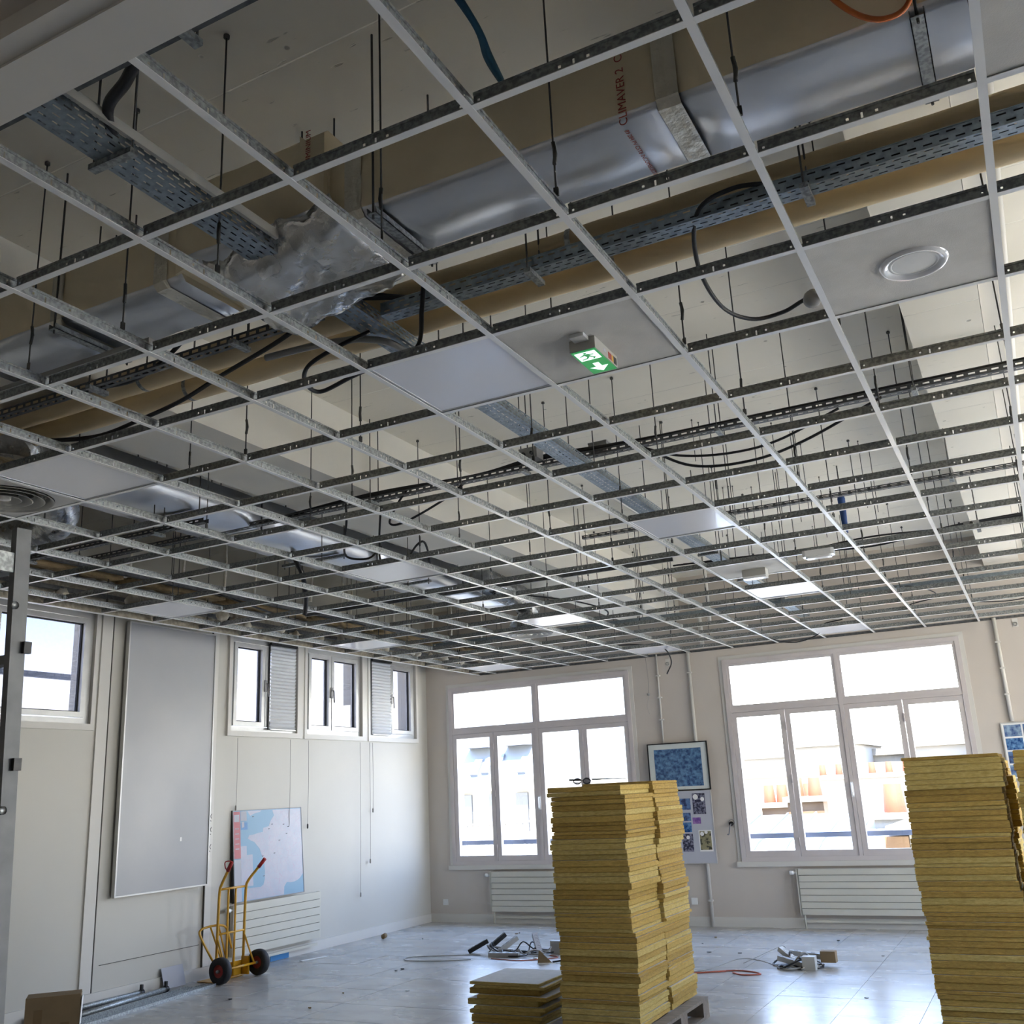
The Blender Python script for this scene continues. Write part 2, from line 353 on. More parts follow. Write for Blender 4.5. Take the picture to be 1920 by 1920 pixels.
def cable(name, label, pts, r, m='blackcable', n=8, group=None, cat='cable', seg=6):
    o = MB().tube(smooth_path(pts, n), r, seg).build(name, m)
    return tag(o, label, cat, group)
# ================================================================== ROOM SHELL
# floor: slab plus raised-floor tiles
XJ, YJ = -0.08, 6.53          # one joint line each way
fl = struct(MB().box(LW, BW, -0.30, RW, FW, -0.012).build('floor', 'radgap'), 'worn pale raised floor of square tiles with dark joints', 'floor')
tmb = MB(); tmb.box(-0.2985, -0.2985, -0.03, 0.2985, 0.2985, 0.0)
tme = None; rest = MB()
i0 = math.floor((LW-XJ)/G); i1 = math.ceil((RW-XJ)/G); j0 = math.floor((BW-YJ)/G); j1 = math.ceil((FW-YJ)/G)
for i in range(i0, i1):
    for j in range(j0, j1):
        x0, x1 = max(XJ+i*G, LW), min(XJ+i*G+G, RW); y0, y1 = max(YJ+j*G, BW), min(YJ+j*G+G, FW)
        if x1-x0 < 0.02 or y1-y0 < 0.02: continue
        dz = R_.uniform(-0.0008, 0.0008)
        if y1 > 4.0 and x0 < 2.6:
            if x1-x0 > 0.59 and y1-y0 > 0.59:
                if tme is None:
                    o = tmb.build('floor_tile', 'floor', fl); tme = o.data
                else: o = link('floor_tile', tme, fl)
                o.location = ((x0+x1)/2, (y0+y1)/2, dz)
            else:
                cxx, cyy = (x0+x1)/2, (y0+y1)/2
                MB().box(x0-cxx+.0015, y0-cyy+.0015, -.03, x1-cxx-.0015, y1-cyy-.0015, 0).build('floor_tile', 'floor', fl, (cxx, cyy, dz))
        else: rest.box(x0+.0015, y0+.0015, -.03, x1-.0015, y1-.0015, dz)
ro = rest.build('floor_tile_field', 'floor', fl); ro['kind'] = 'stuff'
# walls with openings
def wall_open(name, mats, axis, c0, c1, a0, a1, z0, z1, opens, label):
    """axis 'x': wall runs along x at y in [c0,c1]; axis 'y': runs along y at x in [c0,c1]"""
    mb = MB()
    def bx(a, b, za, zb):
        if b-a < 1e-4 or zb-za < 1e-4: return
        if axis == 'x': mb.box(a, c0, za, b, c1, zb)
        else: mb.box(c0, a, za, c1, b, zb)
    x = a0
    for (p, q, za, zb) in sorted(opens):
        bx(x, p, z0, z1); bx(p, q, z0, za); bx(p, q, zb, z1); x = q
    bx(x, a1, z0, z1)
    return struct(mb.build(name, mats), label, 'wall')
WIN = [(-5.63, -2.71), (-1.375, 1.545), (2.88, 5.80)]; WZ0, WZ1 = 0.77, 3.31
wall_open('wall_far', 'wall', 'x', FW, FW+0.36, LW-0.3, RW+0.3, -0.3, 4.9, [(a, b, WZ0, WZ1) for a, b in WIN], 'off-white far wall with two large window openings')
LWIN = [(2.75, 4.95), (6.90, 8.08), (8.27, 9.46), (9.65, 10.82)]; LZ0, LZ1 = 2.58, 3.68
wall_open('wall_left', 'wall_l', 'y', LW-0.3, LW, BW-0.3, FW, -0.3, 4.9, [(a, b, LZ0, LZ1) for a, b in LWIN], 'cream left wall with a high strip of small windows')
RWIN = [(2.5, 4.7), (6.4, 9.6)]
wall_open('wall_right', 'wall', 'y', RW, RW+.3, BW-.3, FW, -.3, 4.9, [(a, b, WZ0, WZ1) for a, b in RWIN], 'off-white right wall with windows, beyond the right edge of the view')
struct(MB().box(LW-.3, BW-.3, -.3, RW+.3, BW, 4.9).build('wall_back', 'wall'), 'plain off-white wall behind the viewer', 'wall')
struct(MB().box(LW-.3, BW-.3, S, RW+.3, FW+.36, S+.4).build('ceiling', 'slab'), 'bare painted concrete slab above the open grid', 'ceiling')
struct(MB().box(-2.62, BW, S-.55, -1.90, FW, S).build('ceiling_beam_left', 'beam'), 'wide pale downstand beam running to the far wall', 'beam')
struct(MB().box(1.96, BW, S-.38, 2.34, FW, S).build('ceiling_beam_right', 'slab'), 'narrow grey downstand beam above the right of the grid', 'beam')
struct(MB().box(2.345, BW, S-.30, 2.44, FW, S).build('trim_1', 'trimw'), 'pale strip along the right ceiling beam', 'trim')
# bulkhead and soffit over the left windows
struct(MB().box(LW, BW, 3.73, -5.10, FW, 3.80).build('soffit_left', 'wall_l'), 'narrow soffit over the left windows', 'soffit')
struct(MB().box(-5.14, BW, H+.01, -5.09, FW, H+.30).build('wall_bulkhead_left', 'roughplaster'), 'rough broken plaster edge above the left border of the grid', 'wall')
# near plaster ceiling with its drop edge
near = struct(MB().box(LW, BW, H+0.05, RW, -0.72, H+0.12).build('ceiling_near', 'wall'), 'flat grey plaster ceiling at the top left corner', 'ceiling')
tr = struct(MB().box(LW, -0.72, H-.012, RW, -0.585, H+.13).build('trim_2', 'trimw'), 'white boxed edge where the plaster ceiling meets the open grid', 'trim')
MB().box(LW, -0.775, H-.004, RW, -0.72, H+.05).build('shadow_gap', 'trimw', tr)
# baseboards
struct(MB().box(LW, FW-.018, 0, RW, FW, .115).build('baseboard_far', 'trimw'))
struct(MB().box(LW, BW, 0, LW+.018, FW-.018, .115).build('baseboard_left', 'trimw'))
# wall battens and recessed joints on the left wall
for k, (y, wd, d) in enumerate(((5.10, .13, .018), (6.64, .09, .018), (8.175, .16, .02), (9.555, .16, .02))):
    z0 = 0.117 if k < 2 else LZ0-.06
    struct(MB().box(LW, y-wd/2, z0, LW+d, y+wd/2, 3.73).build('trim_%d' % (k+3), 'trimw'))
for k, y in enumerate((5.175, 6.59)):
    struct(MB().box(LW, y-.004, .117, LW+.020, y+.004, 3.7).build('trim_%d' % (k+7), 'radgap'))
bk = struct(MB().box(LW, 5.26, .34, LW+.008, 6.55, .345).build('trim_9', 'radgap'))
# ------------------------------------------------------------------ far windows
def far_window(n, x0, x1, label):
    t = bpy.data.objects.new('window_%d' % n, None); COL.objects.link(t); t.location = ((x0+x1)/2, FW, WZ0); struct(t, label, 'window'); WORLDP[t.name] = tuple(t.location)
    ya, yb = FW-.03, FW+.06
    b = MB(); fw = .055
    b.box(x0, ya, WZ0, x1, yb, WZ0+fw); b.box(x0, ya, WZ1-fw, x1, yb, WZ1); b.box(x0, ya, WZ0+fw, x0+fw, yb, WZ1-fw); b.box(x1-fw, ya, WZ0+fw, x1, yb, WZ1-fw)
    b.build('frame', 'frame', t)
    MB().box(x0+fw, ya+.005, 2.615, x1-fw, yb, 2.665).build('transom', 'frame', t)
    xm = (x0+x1)/2
    MB().box(xm-.022, ya, WZ0+fw, xm+.022, yb, WZ1-fw).build('mullion', 'frame', t)
    MB().box(x0-.06, FW-.045, WZ0-.06, x1+.06, FW, WZ0).build('sill', 'trimw', t)
    b = MB(); b.box(x0-.05, FW-.012, WZ0, x0, FW, WZ1+.05); b.box(x1, FW-.012, WZ0, x1+.05, FW, WZ1+.05); b.box(x0, FW-.012, WZ1, x1, FW, WZ1+.05); b.build('architrave', 'trimw', t)
    def sash(nm, a, bb, za, zb, st):
        q = MB(); y0, y1 = FW-.02, FW+.045
        q.box(a, y0, za, a+st, y1, zb); q.box(bb-st, y0, za, bb, y1, zb); q.box(a+st, y0, za, bb-st, y1, za+st+.01); q.box(a+st, y0, zb-st, bb-st, y1, zb)
        o = q.build(nm, 'frame', t)
        p = MB().box(a+st, FW+.012, za+st+.01, bb-st, FW+.018, zb-st).build('pane', 'glass'); p.parent = o
        return o
    sash('fanlight', x0+fw, xm-.022, 2.665, WZ1-fw, .035); sash('fanlight', xm+.022, x1-fw, 2.665, WZ1-fw, .035)
    xs = [x0+fw, (x0+fw+xm-.022)/2, xm-.022]; xs2 = [xm+.022, (xm+.022+x1-fw)/2, x1-fw]
    for a, bb in ((xs[0], xs[1]), (xs[1], xs[2]), (xs2[0], xs2[1]), (xs2[1], xs2[2])):
        o = sash('casement', a+.004, bb-.004, WZ0+fw, 2.612, .062)
    for xh in (xs[1], xs2[1]):
        for zh in (1.0, 1.75, 2.40): MB().tube([(xh, FW-.03, zh-.05), (xh, FW-.03, zh+.05)], .009, 8).build('hinge', 'frame', t)
    h = MB(); h.box(xm-.016, FW-.05, 1.50, xm+.016, FW-.02, 1.68); h.tube(smooth_path([(xm, FW-.05, 1.66), (xm+.002, FW-.085, 1.65), (xm+.004, FW-.088, 1.52)], 5), .009, 8); h.build('handle', 'whitegl', t)
    # guard rail outside
    MB().box(x0, FW+.26, 1.03, x1, FW+.30, 1.09).build('guard_rail', 'guard', t)
    return t
far_window(1, *WIN[0], 'tall far window beside the corner, six lights in white frames')
far_window(2, *WIN[1], 'tall far window right of the blue picture, six lights in white frames')
far_window(3, *WIN[2], 'tall far window beyond the right edge of the view')
# ------------------------------------------------------------------ left windows
def left_window(n, y0, y1, label, mull, handle=None, inner=True):
    t = bpy.data.objects.new('window_%d' % n, None); COL.objects.link(t); t.location = (LW, (y0+y1)/2, LZ0); struct(t, label, 'window'); WORLDP[t.name] = tuple(t.location)
    b = MB(); f = .055
    for a in ((y0-.05, y1+.05, LZ0-.06, LZ0), (y0-.05, y1+.05, LZ1, LZ1+.045), (y0-.05, y0, LZ0, LZ1), (y1, y1+.05, LZ0, LZ1)): b.box(LW, a[0], a[2], LW+.03, a[1], a[3])
    b.build('casing', 'trimw', t)
    b = MB()
    for a in ((y0, y1, LZ0, LZ0+f), (y0, y1, LZ1-f, LZ1), (y0, y0+f, LZ0+f, LZ1-f), (y1-f, y1, LZ0+f, LZ1-f)): b.box(LW-.10, a[0], a[2], LW-.01, a[1], a[3])
    b.build('frame', 'alu', t)
    ys = [y0+f] + mull + [y1-f]
    for k in range(len(ys)-1):
        a, c = ys[k]+.008, ys[k+1]-.008; st = .05; za, zb = LZ0+f+.008, LZ1-f-.008; q = MB()
        for e in ((a, c, za, za+st), (a, c, zb-st, zb), (a, a+st, za+st, zb-st), (c-st, c, za+st, zb-st)): q.box(LW-.085, e[0], e[2], LW+.004, e[1], e[3])
        o = q.build('sash', 'alu', t)
        g = MB()
        for e in ((a+st, c-st, za+st, za+st+.012), (a+st, c-st, zb-st-.012, zb-st), (a+st, a+st+.012, za+st, zb-st), (c-st-.012, c-st, za+st, zb-st)): g.box(LW-.06, e[0], e[2], LW-.035, e[1], e[3])
        go = g.build('gasket', 'rubber'); go.parent = o
        p = MB().box(LW-.05, a+st, za+st, LW-.045, c-st, zb-st).build('pane', 'glass_l'); p.parent = o
    for yh in mull:
        h = MB(); h.box(LW+.004, yh-.02, 3.06, LW+.018, yh+.02, 3.20); h.tube([(LW+.03, yh, 3.16), (LW+.045, yh, 3.15), (LW+.045, yh+.01, 3.00)], .009, 8); h.build('handle', 'steel', t)
    return t
left_window(4, *LWIN[0], 'left wall window behind the ladder, two tilted-up grey sashes', [3.85-.0])
left_window(5, *LWIN[1], 'left wall window with a pleated blind over its right half, beside the whiteboard', [7.50])
left_window(6, *LWIN[2], 'left wall window without any blind, two narrow grey sashes', [8.80])
tag(MB().box(LW-.75, 1.5, 3.10, LW-.71, 5.6, 3.16).build('outer_bar', 'guard'), 'horizontal bar outside the left window behind the ladder', 'bar')
left_window(7, *LWIN[3], 'left wall window next to the corner, blind over its left half', [10.20])
# blinds
def blind(label, y0, y1, x):
    t = thing('pleated_blind', label, 'blind', (x, (y0+y1)/2, LZ0+.04), 0, 'grey pleated blinds of the left windows')
    hw = (y1-y0)/2; n = 24; hh = 1.02/n
    sl = MB()
    sl.v = [(0,-hw,0),(0,hw,0),(.022,hw,hh/2),(.022,-hw,hh/2),(0,hw,hh),(0,-hw,hh)]
    sl.face((0,1,2,3)); sl.face((3,2,4,5)); me = None
    for k in range(n):
        if me is None: o = sl.build('slat', 'blind', t); me = o.data
        else: o = link('slat', me, t)
        o.location = (0, 0, k*hh)
    MB().box(-.005, -hw-.01, 1.02, .035, hw+.01, 1.05).build('head_rail', 'black', t)
    MB().box(-.002, -hw, -.012, .025, hw, 0).build('bottom_rail', 'alu', t)
    MB().box(-.004, -hw-.025, -.01, .012, -hw-.008, 1.03).build('side_guide', 'black', t)
blind('grey pleated blind of the left window beside the whiteboard', 7.57, 8.04, LW+.012)
blind('grey pleated blind of the left window next to the corner', 9.70, 10.16, LW+.012)
def pull_cord(label, y, z0, z1, weight=None):
    t = thing('pull_cord', label, 'cord', (LW+.03, y, z0), 0, 'blind pull cords hanging on the left wall')
    MB().tube([(0,0,0),(.003,.004,(z1-z0)*.5),(0,0,z1-z0)], .0028, 5).build('string', 'cord', t)
    MB().lathe([(.003,.03),(.010,.02),(.010,-.02),(.003,-.03)], 8).build('weight', weight or 'cord', t)
pull_cord('thin cord hanging over the left edge of the map', 7.02, 1.72, 2.5)
pull_cord('thin cord ending in a ring on the map', 7.95, 1.35, 2.5, 'white')
pull_cord('thin cord right of the map with a dark weight', 8.30, 1.46, 2.5, 'black')
pull_cord('long thin cord left of the corner window, reaching lowest', 9.40, .55, 2.5)
pull_cord('short thin cord under the corner window ending at mid height', 9.69, 1.60, 2.5)
pull_cord('thin cord under the corner window with a low weight', 9.62, .95, 2.5)
# ================================================================== SUSPENDED GRID
grid = thing('ceiling_grid', 'open white suspended ceiling grid of tee bars without most tiles', 'ceiling grid', (0, 0, H))
IA, IB = -8, 6; Y0, Y1 = -0.58, FW-.012
def tee(L, holes):
    mb = MB()
    mb.box(0, -.012, 0, L, .012, .002, 0)
    mb.box(0, -.012, .002, L, .012, .0035, 1)
    mb.sheet((0,0,.0035), (1,0,0), (0,0,1), L, .034, holes, 1)
    mb.box(0, -.003, .0375, L, .003, .046, 1)
    return mb
mh = []
x = .1
while x < Y1-Y0-.05:
    mh += [(x, x+.006, .008, .028), (x-.05, x-.042, .018, .026)]; x += .15
mme = None
for i in range(IA, IB):
    if mme is None: o = tee(Y1-Y0, mh).build('main_tee', ('teewhite', 'galv'), grid); mme = o.data
    else: o = link('main_tee', mme, grid)
    o.location = (i*G, Y0, -.0022); o.rotation_euler = (0, 0, PI/2)
ch = [(.285, .291, .006, .026), (.245, .253, .014, .022), (.323, .331, .014, .022), (.012, .019, .013, .020), (.557, .564, .013, .020)]
cme = None; pme = None
for j in range(0, 19):
    for i in range(IA, IB-1):
        if cme is None: o = tee(.576, ch).build('cross_tee', ('teewhite', 'galv'), grid); cme = o.data
        else: o = link('cross_tee', cme, grid)
        o.location = (i*G+.012, j*G, 0)
    if pme is None: o = tee(.255, [(.12, .126, .006, .026)]).build('cross_tee', ('teewhite', 'galv'), grid); pme = o.data
    else: o = link('cross_tee', pme, grid)
    o.location = (IA*G-.267, j*G, 0)
MB().box(-5.10, Y0, -.002, -5.065, Y1, .001).box(-5.10, Y0, .001, -5.097, Y1, .03).build('wall_angle', 'teewhite', grid)
MB().box(-5.10, Y1, -.002, (IB-1)*G, FW, .001).box(-5.10, FW-.003, .001, (IB-1)*G, FW, .03).build('wall_angle', 'darkrail', grid)
# ------------------------------------------------------------------ lay-in panels, lights
def cell(i, j): return (i*G+G/2, j*G+G/2, H+.0042)
def led_panel(i, j, label):
    t = thing('led_panel', label, 'light panel', cell(i, j), 0, 'square LED light panels lying in the grid')
    a = .2965; f = .018; b = MB()
    b.box(-a,-a,0,a,-a+f,.011); b.box(-a,a-f,0,a,a,.011); b.box(-a,-a+f,0,-a+f,a-f,.011); b.box(a-f,-a+f,0,a,a-f,.011)
    b.build('frame', 'ledframe', t)
    MB().box(-a+f,-a+f,.0025,a-f,a-f,.006).build('diffuser', 'ledface', t)
    MB().box(-a+f,-a+f,.006,a-f,a-f,.010).build('back_plate', 'white', t)
    MB().box(-.09,-.03,.010,.09,.03,.035).build('driver', 'white', t)
for (i, j, l) in ((0,2,'large unlit LED light panel nearest the viewer, left of the exit sign'),
                  (-4,2,'unlit LED light panel beside the round air diffuser at the left edge'),
                  (0,7,'unlit LED light panel over the cable tray, second one in the middle row'),
                  (-4,7,'unlit LED light panel below the shiny duct, mid left of the ceiling'),
                  (-8,7,'unlit LED light panel by the left wall above the whiteboard'),
                  (0,12,'bright LED light panel just beyond the far exit lamp'),
                  (-4,12,'bright LED light panel beside the far round diffuser'),
                  (-8,12,'LED light panel by the left wall above the narrow windows'),
                  (0,17,'LED light panel against the far wall above the right window'),
                  (-4,17,'LED light panel against the far wall between the two big windows'),
                  (-8,17,'LED light panel in the far left corner of the ceiling')): led_panel(i, j, l)
def ceil_tile(i, j, label, hole=0):
    a = .2965
    t = thing('ceiling_tile', label, 'ceiling tile', cell(i, j), 0, 'mineral ceiling tiles left in the grid')
    MB().box(-a,-a,0,a,a,.018,0).build('tile_board', 'tile', t)
    return t
ceil_tile(1, 2, 'grey ceiling tile that carries the green exit sign')
ceil_tile(3, 2, 'grey ceiling tile that carries the round downlight')
ceil_tile(4, 0, 'grey ceiling tile at the top right corner of the picture')
ceil_tile(0, 10, 'pale ceiling tile that carries the far exit lamp')
# downlight
c = cell(3, 2); t = thing('downlight', 'round white recessed downlight in the right ceiling tile', 'downlight', (c[0]+.03, c[1]+.02, H))
MB().lathe([(.085,.004),(.098,-.006),(.108,-.007),(.116,.004)], 40).build('trim_ring', 'whitegl', t)
MB().lathe([(.085,.004),(.078,.0),(.074,.003)], 40).build('inner_ring', 'white', t)
MB().lathe([(.0001,.001),(.076,.003)], 40).build('lens', 'white', t)
# exit sign: box with a lit lower face
c = (0.89, 1.545, H)
t = thing('exit_sign', 'lit green exit sign with running figure and arrow, under the nearest tile', 'exit sign', c)
MB().box(-.055,-.12,-.048,.055,.12,.003).build('housing', 'lampgrey', t)
MB().box(-.03,-.175,-.012,.03,-.121,.003).build('bracket', 'white', t)
MB().box(-.052,-.117,-.0505,.052,.117,-.048).build('face', 'green', t)
f = MB(); z = -.0508
def pg(pts, m): f.prism(pts, (0,0,z), (1,0,0), (0,1,0), (0,0,-1), .0006 if m == 0 else .0010, m)
pg([(-.044,-.105),(.044,-.105),(.044,-.025),(-.044,-.025)], 0)
pg([(-.010,-.098),(.002,-.098),(.004,-.088),(-.008,-.086)], 1)             # head
pg([(-.014,-.084),(.008,-.084),(.012,-.060),(-.006,-.056)], 1)             # trunk
pg([(.008,-.082),(.028,-.074),(.026,-.069),(.006,-.075)], 1)               # arm
pg([(-.014,-.082),(-.034,-.070),(-.031,-.066),(-.010,-.074)], 1)           # arm
pg([(.002,-.060),(.012,-.060),(.026,-.044),(.014,-.030),(.010,-.034),(.016,-.044)], 1)
pg([(-.006,-.058),(.004,-.056),(-.010,-.040),(-.034,-.036),(-.034,-.042),(-.014,-.046)], 1)
pg([(-.013,.012),(.013,.012),(.013,.052),(.040,.052),(0,.100),(-.040,.052),(-.013,.052)], 0)
f.build('pictogram', ('signwhite', 'green'), t)
b = MB(); b.box(.055,.02,-.040,.0556,.055,-.012,0); b.box(.055,.058,-.040,.0556,.075,-.012,1); b.box(.055,.078,-.042,.0556,.11,-.010,2); b.box(.055,-.03,-.03,.0556,-.005,-.015,3)
b.build('sticker', ('redrim', 'yellow', 'black', 'paper'), t)
# far exit lamp and bulkhead lamp
c = cell(0, 10); t = thing('exit_lamp', 'grey boxed exit lamp with a bright lower edge under the far tile', 'exit lamp', (c[0]+.02, c[1]+.05, H))
MB().box(-.10,-.05,-.055,.10,.05,.003).build('housing', 'lampgrey', t); MB().box(-.098,-.045,-.075,.098,.045,-.055).build('lens', 'whitegl', t)
c = cell(1, 10); t = thing('emergency_lamp', 'white rounded emergency lamp hanging in an empty cell right of the far exit lamp', 'lamp', (c[0]+.02, c[1]-.302, H+.02))
q = [(.13*math.cos(a)*(1 if abs(math.cos(a)) > .2 else 1), .05*math.sin(a)) for a in [2*PI*k/20 for k in range(20)]]
q = [(max(-.12,min(.12,a*1.3)), max(-.045,min(.045,b*1.3))) for a, b in q]
MB().prism(q, (0,0,-.055), (1,0,0), (0,1,0), (0,0,1), .05).build('housing', 'whitegl', t)
MB().prism([(a*.8,b*.8) for a, b in q], (0,0,-.070), (1,0,0), (0,1,0), (0,0,1), .016).build('lens', 'whitegl', t)
MB().box(-.10,-.035,-.005,.10,.035,.012).build('bracket', 'galv', t)
# round swirl diffusers with their flexible ducts
def diffuser(i, j, label):
    t = thing('round_diffuser', label, 'air diffuser', cell(i, j), 0, 'round air diffusers in the grid')
    a = .2965; pl = MB(); n = 40
    k = len(pl.v)
    for q in range(n):
        an = 2*PI*q/n; cx_, sx_ = math.cos(an), math.sin(an); mxx = max(abs(cx_), abs(sx_))
        pl.v.append((a*cx_/mxx, a*sx_/mxx, 0)); pl.v.append((.262*cx_, .262*sx_, -.004))
    for q in range(n):
        r = (q+1) % n; pl.face((k+2*q, k+2*q+1, k+2*r+1, k+2*r))
    pl.build('plate', 'tile', t)
    for (r0, r1, h) in ((.262,.222,.030), (.212,.160,.034), (.150,.100,.038), (.092,.045,.04)):
        MB().lathe([(r0,-.012),(r0-.006,-.013),(r1,h)], 40).build('ring', 'lampgrey', t)
    MB().lathe([(.0001,-.010),(.035,-.010),(.038,.02)], 24).build('centre_cone', 'lampgrey', t)
    MB().lathe([(.268,.0),(.26,.05),(.20,.16),(.13,.22),(.0001,.225)], 32).build('plenum', 'foilcr', t)
    return t
diffuser(-5, 2, 'round ringed air diffuser cut by the left edge of the picture')
diffuser(-5, 13, 'small round ringed air diffuser far away near the window wall')
def flex_duct(label, pts, r):
    P = smooth_path(pts, 26); N = len(P); rr = [r*(1+.055*math.cos(i*PI)) for i in range(N)]
    o = MB().tube(P, rr, 20).build('flexible_duct', 'flex'); return tag(o, label, 'air duct', 'ribbed flexible air ducts')
flex_duct('ribbed silver flexible duct curling above the left air diffuser', [(-2.72, 1.5, H+.262), (-2.80, 1.62, H+.36), (-3.06, 2.05, H+.25), (-3.45, 2.42, H+.22), (-3.85, 2.50, H+.20), (-4.25, 2.40, H+.22), (-4.45, 2.05, H+.26)], .13)
cc = cell(-5, 13)
flex_duct('ribbed dark flexible duct above the far air diffuser', [(cc[0], cc[1], H+.262), (cc[0], cc[1]-.15, H+.37), (cc[0]+.1, cc[1]-.7, H+.36), (cc[0]+.1, cc[1]-1.3, H+.42)], .13)
flex_duct('black ribbed duct end above the left light panel', [(-3.9, 1.15, H+.60), (-3.5, 1.1, H+.45), (-3.25, 1.2, H+.30), (-3.2, 1.45, H+.17)], .10)
# right wall windows (out of view, they light the room)
for k, (a, b) in enumerate(RWIN):
    t = bpy.data.objects.new('window_%d' % (8+k), None); COL.objects.link(t); t.location = (RW, (a+b)/2, WZ0); struct(t, 'window of the right wall outside the view', 'window'); WORLDP[t.name] = tuple(t.location)
    q = MB(); f = .07
    for e in ((a, b, WZ0, WZ0+f), (a, b, WZ1-f, WZ1), (a, b, 2.60, 2.68), (a, a+f, WZ0, WZ1), (b-f, b, WZ0, WZ1), ((a+b)/2-f/2, (a+b)/2+f/2, WZ0, WZ1)): q.box(RW+.02, e[0], e[2], RW+.10, e[1], e[3])
    q.build('frame', 'frame', t); MB().box(RW+.055, a+f, WZ0+f, RW+.06, b-f, WZ1-f).build('pane', 'glass', t)
# ================================================================== SERVICES ABOVE THE GRID
# --- big foil-faced duct with a raised stretch over the cable tray
duct = thing('foil_duct', 'large foil-faced rectangular air duct crossing the near ceiling void', 'air duct', (0, .78, H+.3), world=True)
DY0, DY1, DZ0, DZ1 = .63, .985, H+.305, H+.595
def duct_sec(x0, x1, z0, z1, name='duct_section', y0=DY0, y1=DY1):
    n = max(2, int((x1-x0)/.12)); mb = MB(); r = .022; ring = [(y0, z0+r), (y0+r, z0), (y1-r, z0), (y1, z0+r), (y1, z1-r), (y1-r, z1), (y0+r, z1), (y0, z1-r)]
    for i in range(n+1):
        x = x0+(x1-x0)*i/n
        for (y, z) in ring: mb.v.append((x, y+R_.uniform(-.003,.003), z+R_.uniform(-.003,.003)))
    for i in range(n):
        for k in range(8):
            k2 = (k+1) % 8; mb.face((i*8+k, i*8+k2, (i+1)*8+k2, (i+1)*8+k), 0 if k in (7, 6, 5) else 1, True)
    mb.face(tuple(range(7, -1, -1)), 0); mb.face(tuple(n*8+k for k in range(8)), 0)
    return mb.build(name, ('foil_warmlit', 'foil'), duct)
duct_sec(-1.885, -1.22, DZ0, DZ1); duct_sec(-1.21, -.48, DZ0, DZ1); duct_sec(.24, 1.55, DZ0, DZ1); duct_sec(1.56, 2.75, DZ0, DZ1); duct_sec(2.76, 6.0, DZ0, DZ1)
duct_sec(-.49, .25, DZ0+.05, DZ1+.11, 'raised_section', DY0-.03, DY1+.01)
for x, sgn in ((-.485, 1), (.235, -1)):
    mb = MB()
    mb.v = [(x-sgn*.02, DY0-.012, DZ0+.02), (x+sgn*.10, DY0-.012, DZ0+.05), (x+sgn*.10, DY0-.034, DZ1+.115), (x-sgn*.02, DY0-.012, DZ1-.0),
            (x-sgn*.02, DY1+.01, DZ0+.02), (x+sgn*.10, DY1+.01, DZ0+.05), (x+sgn*.10, DY1+.01, DZ1+.115), (x-sgn*.02, DY1+.01, DZ1)]
    for q in ((0,1,2,3),(4,7,6,5),(0,4,5,1),(3,2,6,7),(1,5,6,2),(0,3,7,4)): mb.face(q)
    mb.build('transition', 'foil_warmlit', duct)
def tape(x, w=.075):
    r = .02; ring = [(DY0-.004, DZ0+r), (DY0+r, DZ0-.004), (DY1-r, DZ0-.004), (DY1+.004, DZ0+r), (DY1+.004, DZ1-r), (DY1-r, DZ1+.004), (DY0+r, DZ1+.004), (DY0-.004, DZ1-r)]
    mb = MB()
    for i in range(5):
        for (y, z) in ring: mb.v.append((x-w/2+w*i/4, y+R_.uniform(-.0015,.0015), z+R_.uniform(-.0015,.0015)))
    for i in range(4):
        for k in range(8): k2 = (k+1) % 8; mb.face((i*8+k, i*8+k2, (i+1)*8+k2, (i+1)*8+k), 0)
    mb.build('joint_tape', 'foiltape', duct)
for x in (-1.215, -.60, .36, 1.555, 2.755): tape(x)
# crumpled foil saddle wrapped under the cable tray
mb = MB(); nu, nv = 30, 24; r3 = random.Random(2)
wr = [(r3.uniform(3,14), r3.uniform(3,14), r3.uniform(0,6), r3.uniform(.0015,.005)) for _ in range(9)]
for i in range(nu+1):
    for j in range(nv+1):
        u, v = i/nu, j/nv
        x = -.30+u*.62; y = DY0-.075+v*.48
        z = H+.205 + .075*(u**2.2) + .03*math.cos(v*PI)*0.4
        if u < .35: z -= .035*math.sin((.35-u)/.35*PI)
        if v < .14: z += (.14-v)*.6*(1+.15*math.sin(u*23))
        z += sum(am*math.sin(fx*u*PI+fy*v*PI+ph) for fx, fy, ph, am in wr)*(1.1-.7*u)
        mb.v.append((x+r3.uniform(-.003,.003), y+r3.uniform(-.003,.003)+.012*math.sin(u*17), z+r3.uniform(-.0025,.0025)))
for i in range(nu):
    for j in range(nv):
        a = i*(nv+1)+j; mb.face((a, a+nv+1, a+nv+2, a+1), 0, True)
o = mb.build('foil_saddle', 'foilcr', duct)
sm = o.modifiers.new('thick', 'SOLIDIFY'); sm.thickness = .004
# printed words on the insulation
def text(s, size, loc, rot, m, parent, name='lettering'):
    c = bpy.data.curves.new(name, 'FONT'); c.body = s; c.size = size; c.extrude = .0003; c.align_x = 'CENTER'; c.align_y = 'CENTER'; c.resolution_u = 3
    tmp = bpy.data.objects.new(name, c); COL.objects.link(tmp); dg = bpy.context.evaluated_depsgraph_get(); dg.update()
    me = bpy.data.meshes.new_from_object(tmp.evaluated_get(dg)); bpy.data.objects.remove(tmp)
    me.materials.clear(); me.materials.append(MATS[m])
    o = bpy.data.objects.new(name, me); COL.objects.link(o); o.parent = parent
    if parent is not None and parent.name in WORLDP: o.location = Vector(loc)-Vector(WORLDP[parent.name])
    else: o.location = loc
    o.rotation_euler = rot; return o
MATS['redink'] = mat('redink', (0.36, 0.05, 0.03), rough=0.6)
text('CLIMAVER 2  CSTB', .040, (1.41, DY0-.005, DZ0+.135), (math.radians(90), math.radians(-90), 0), 'redink', duct)
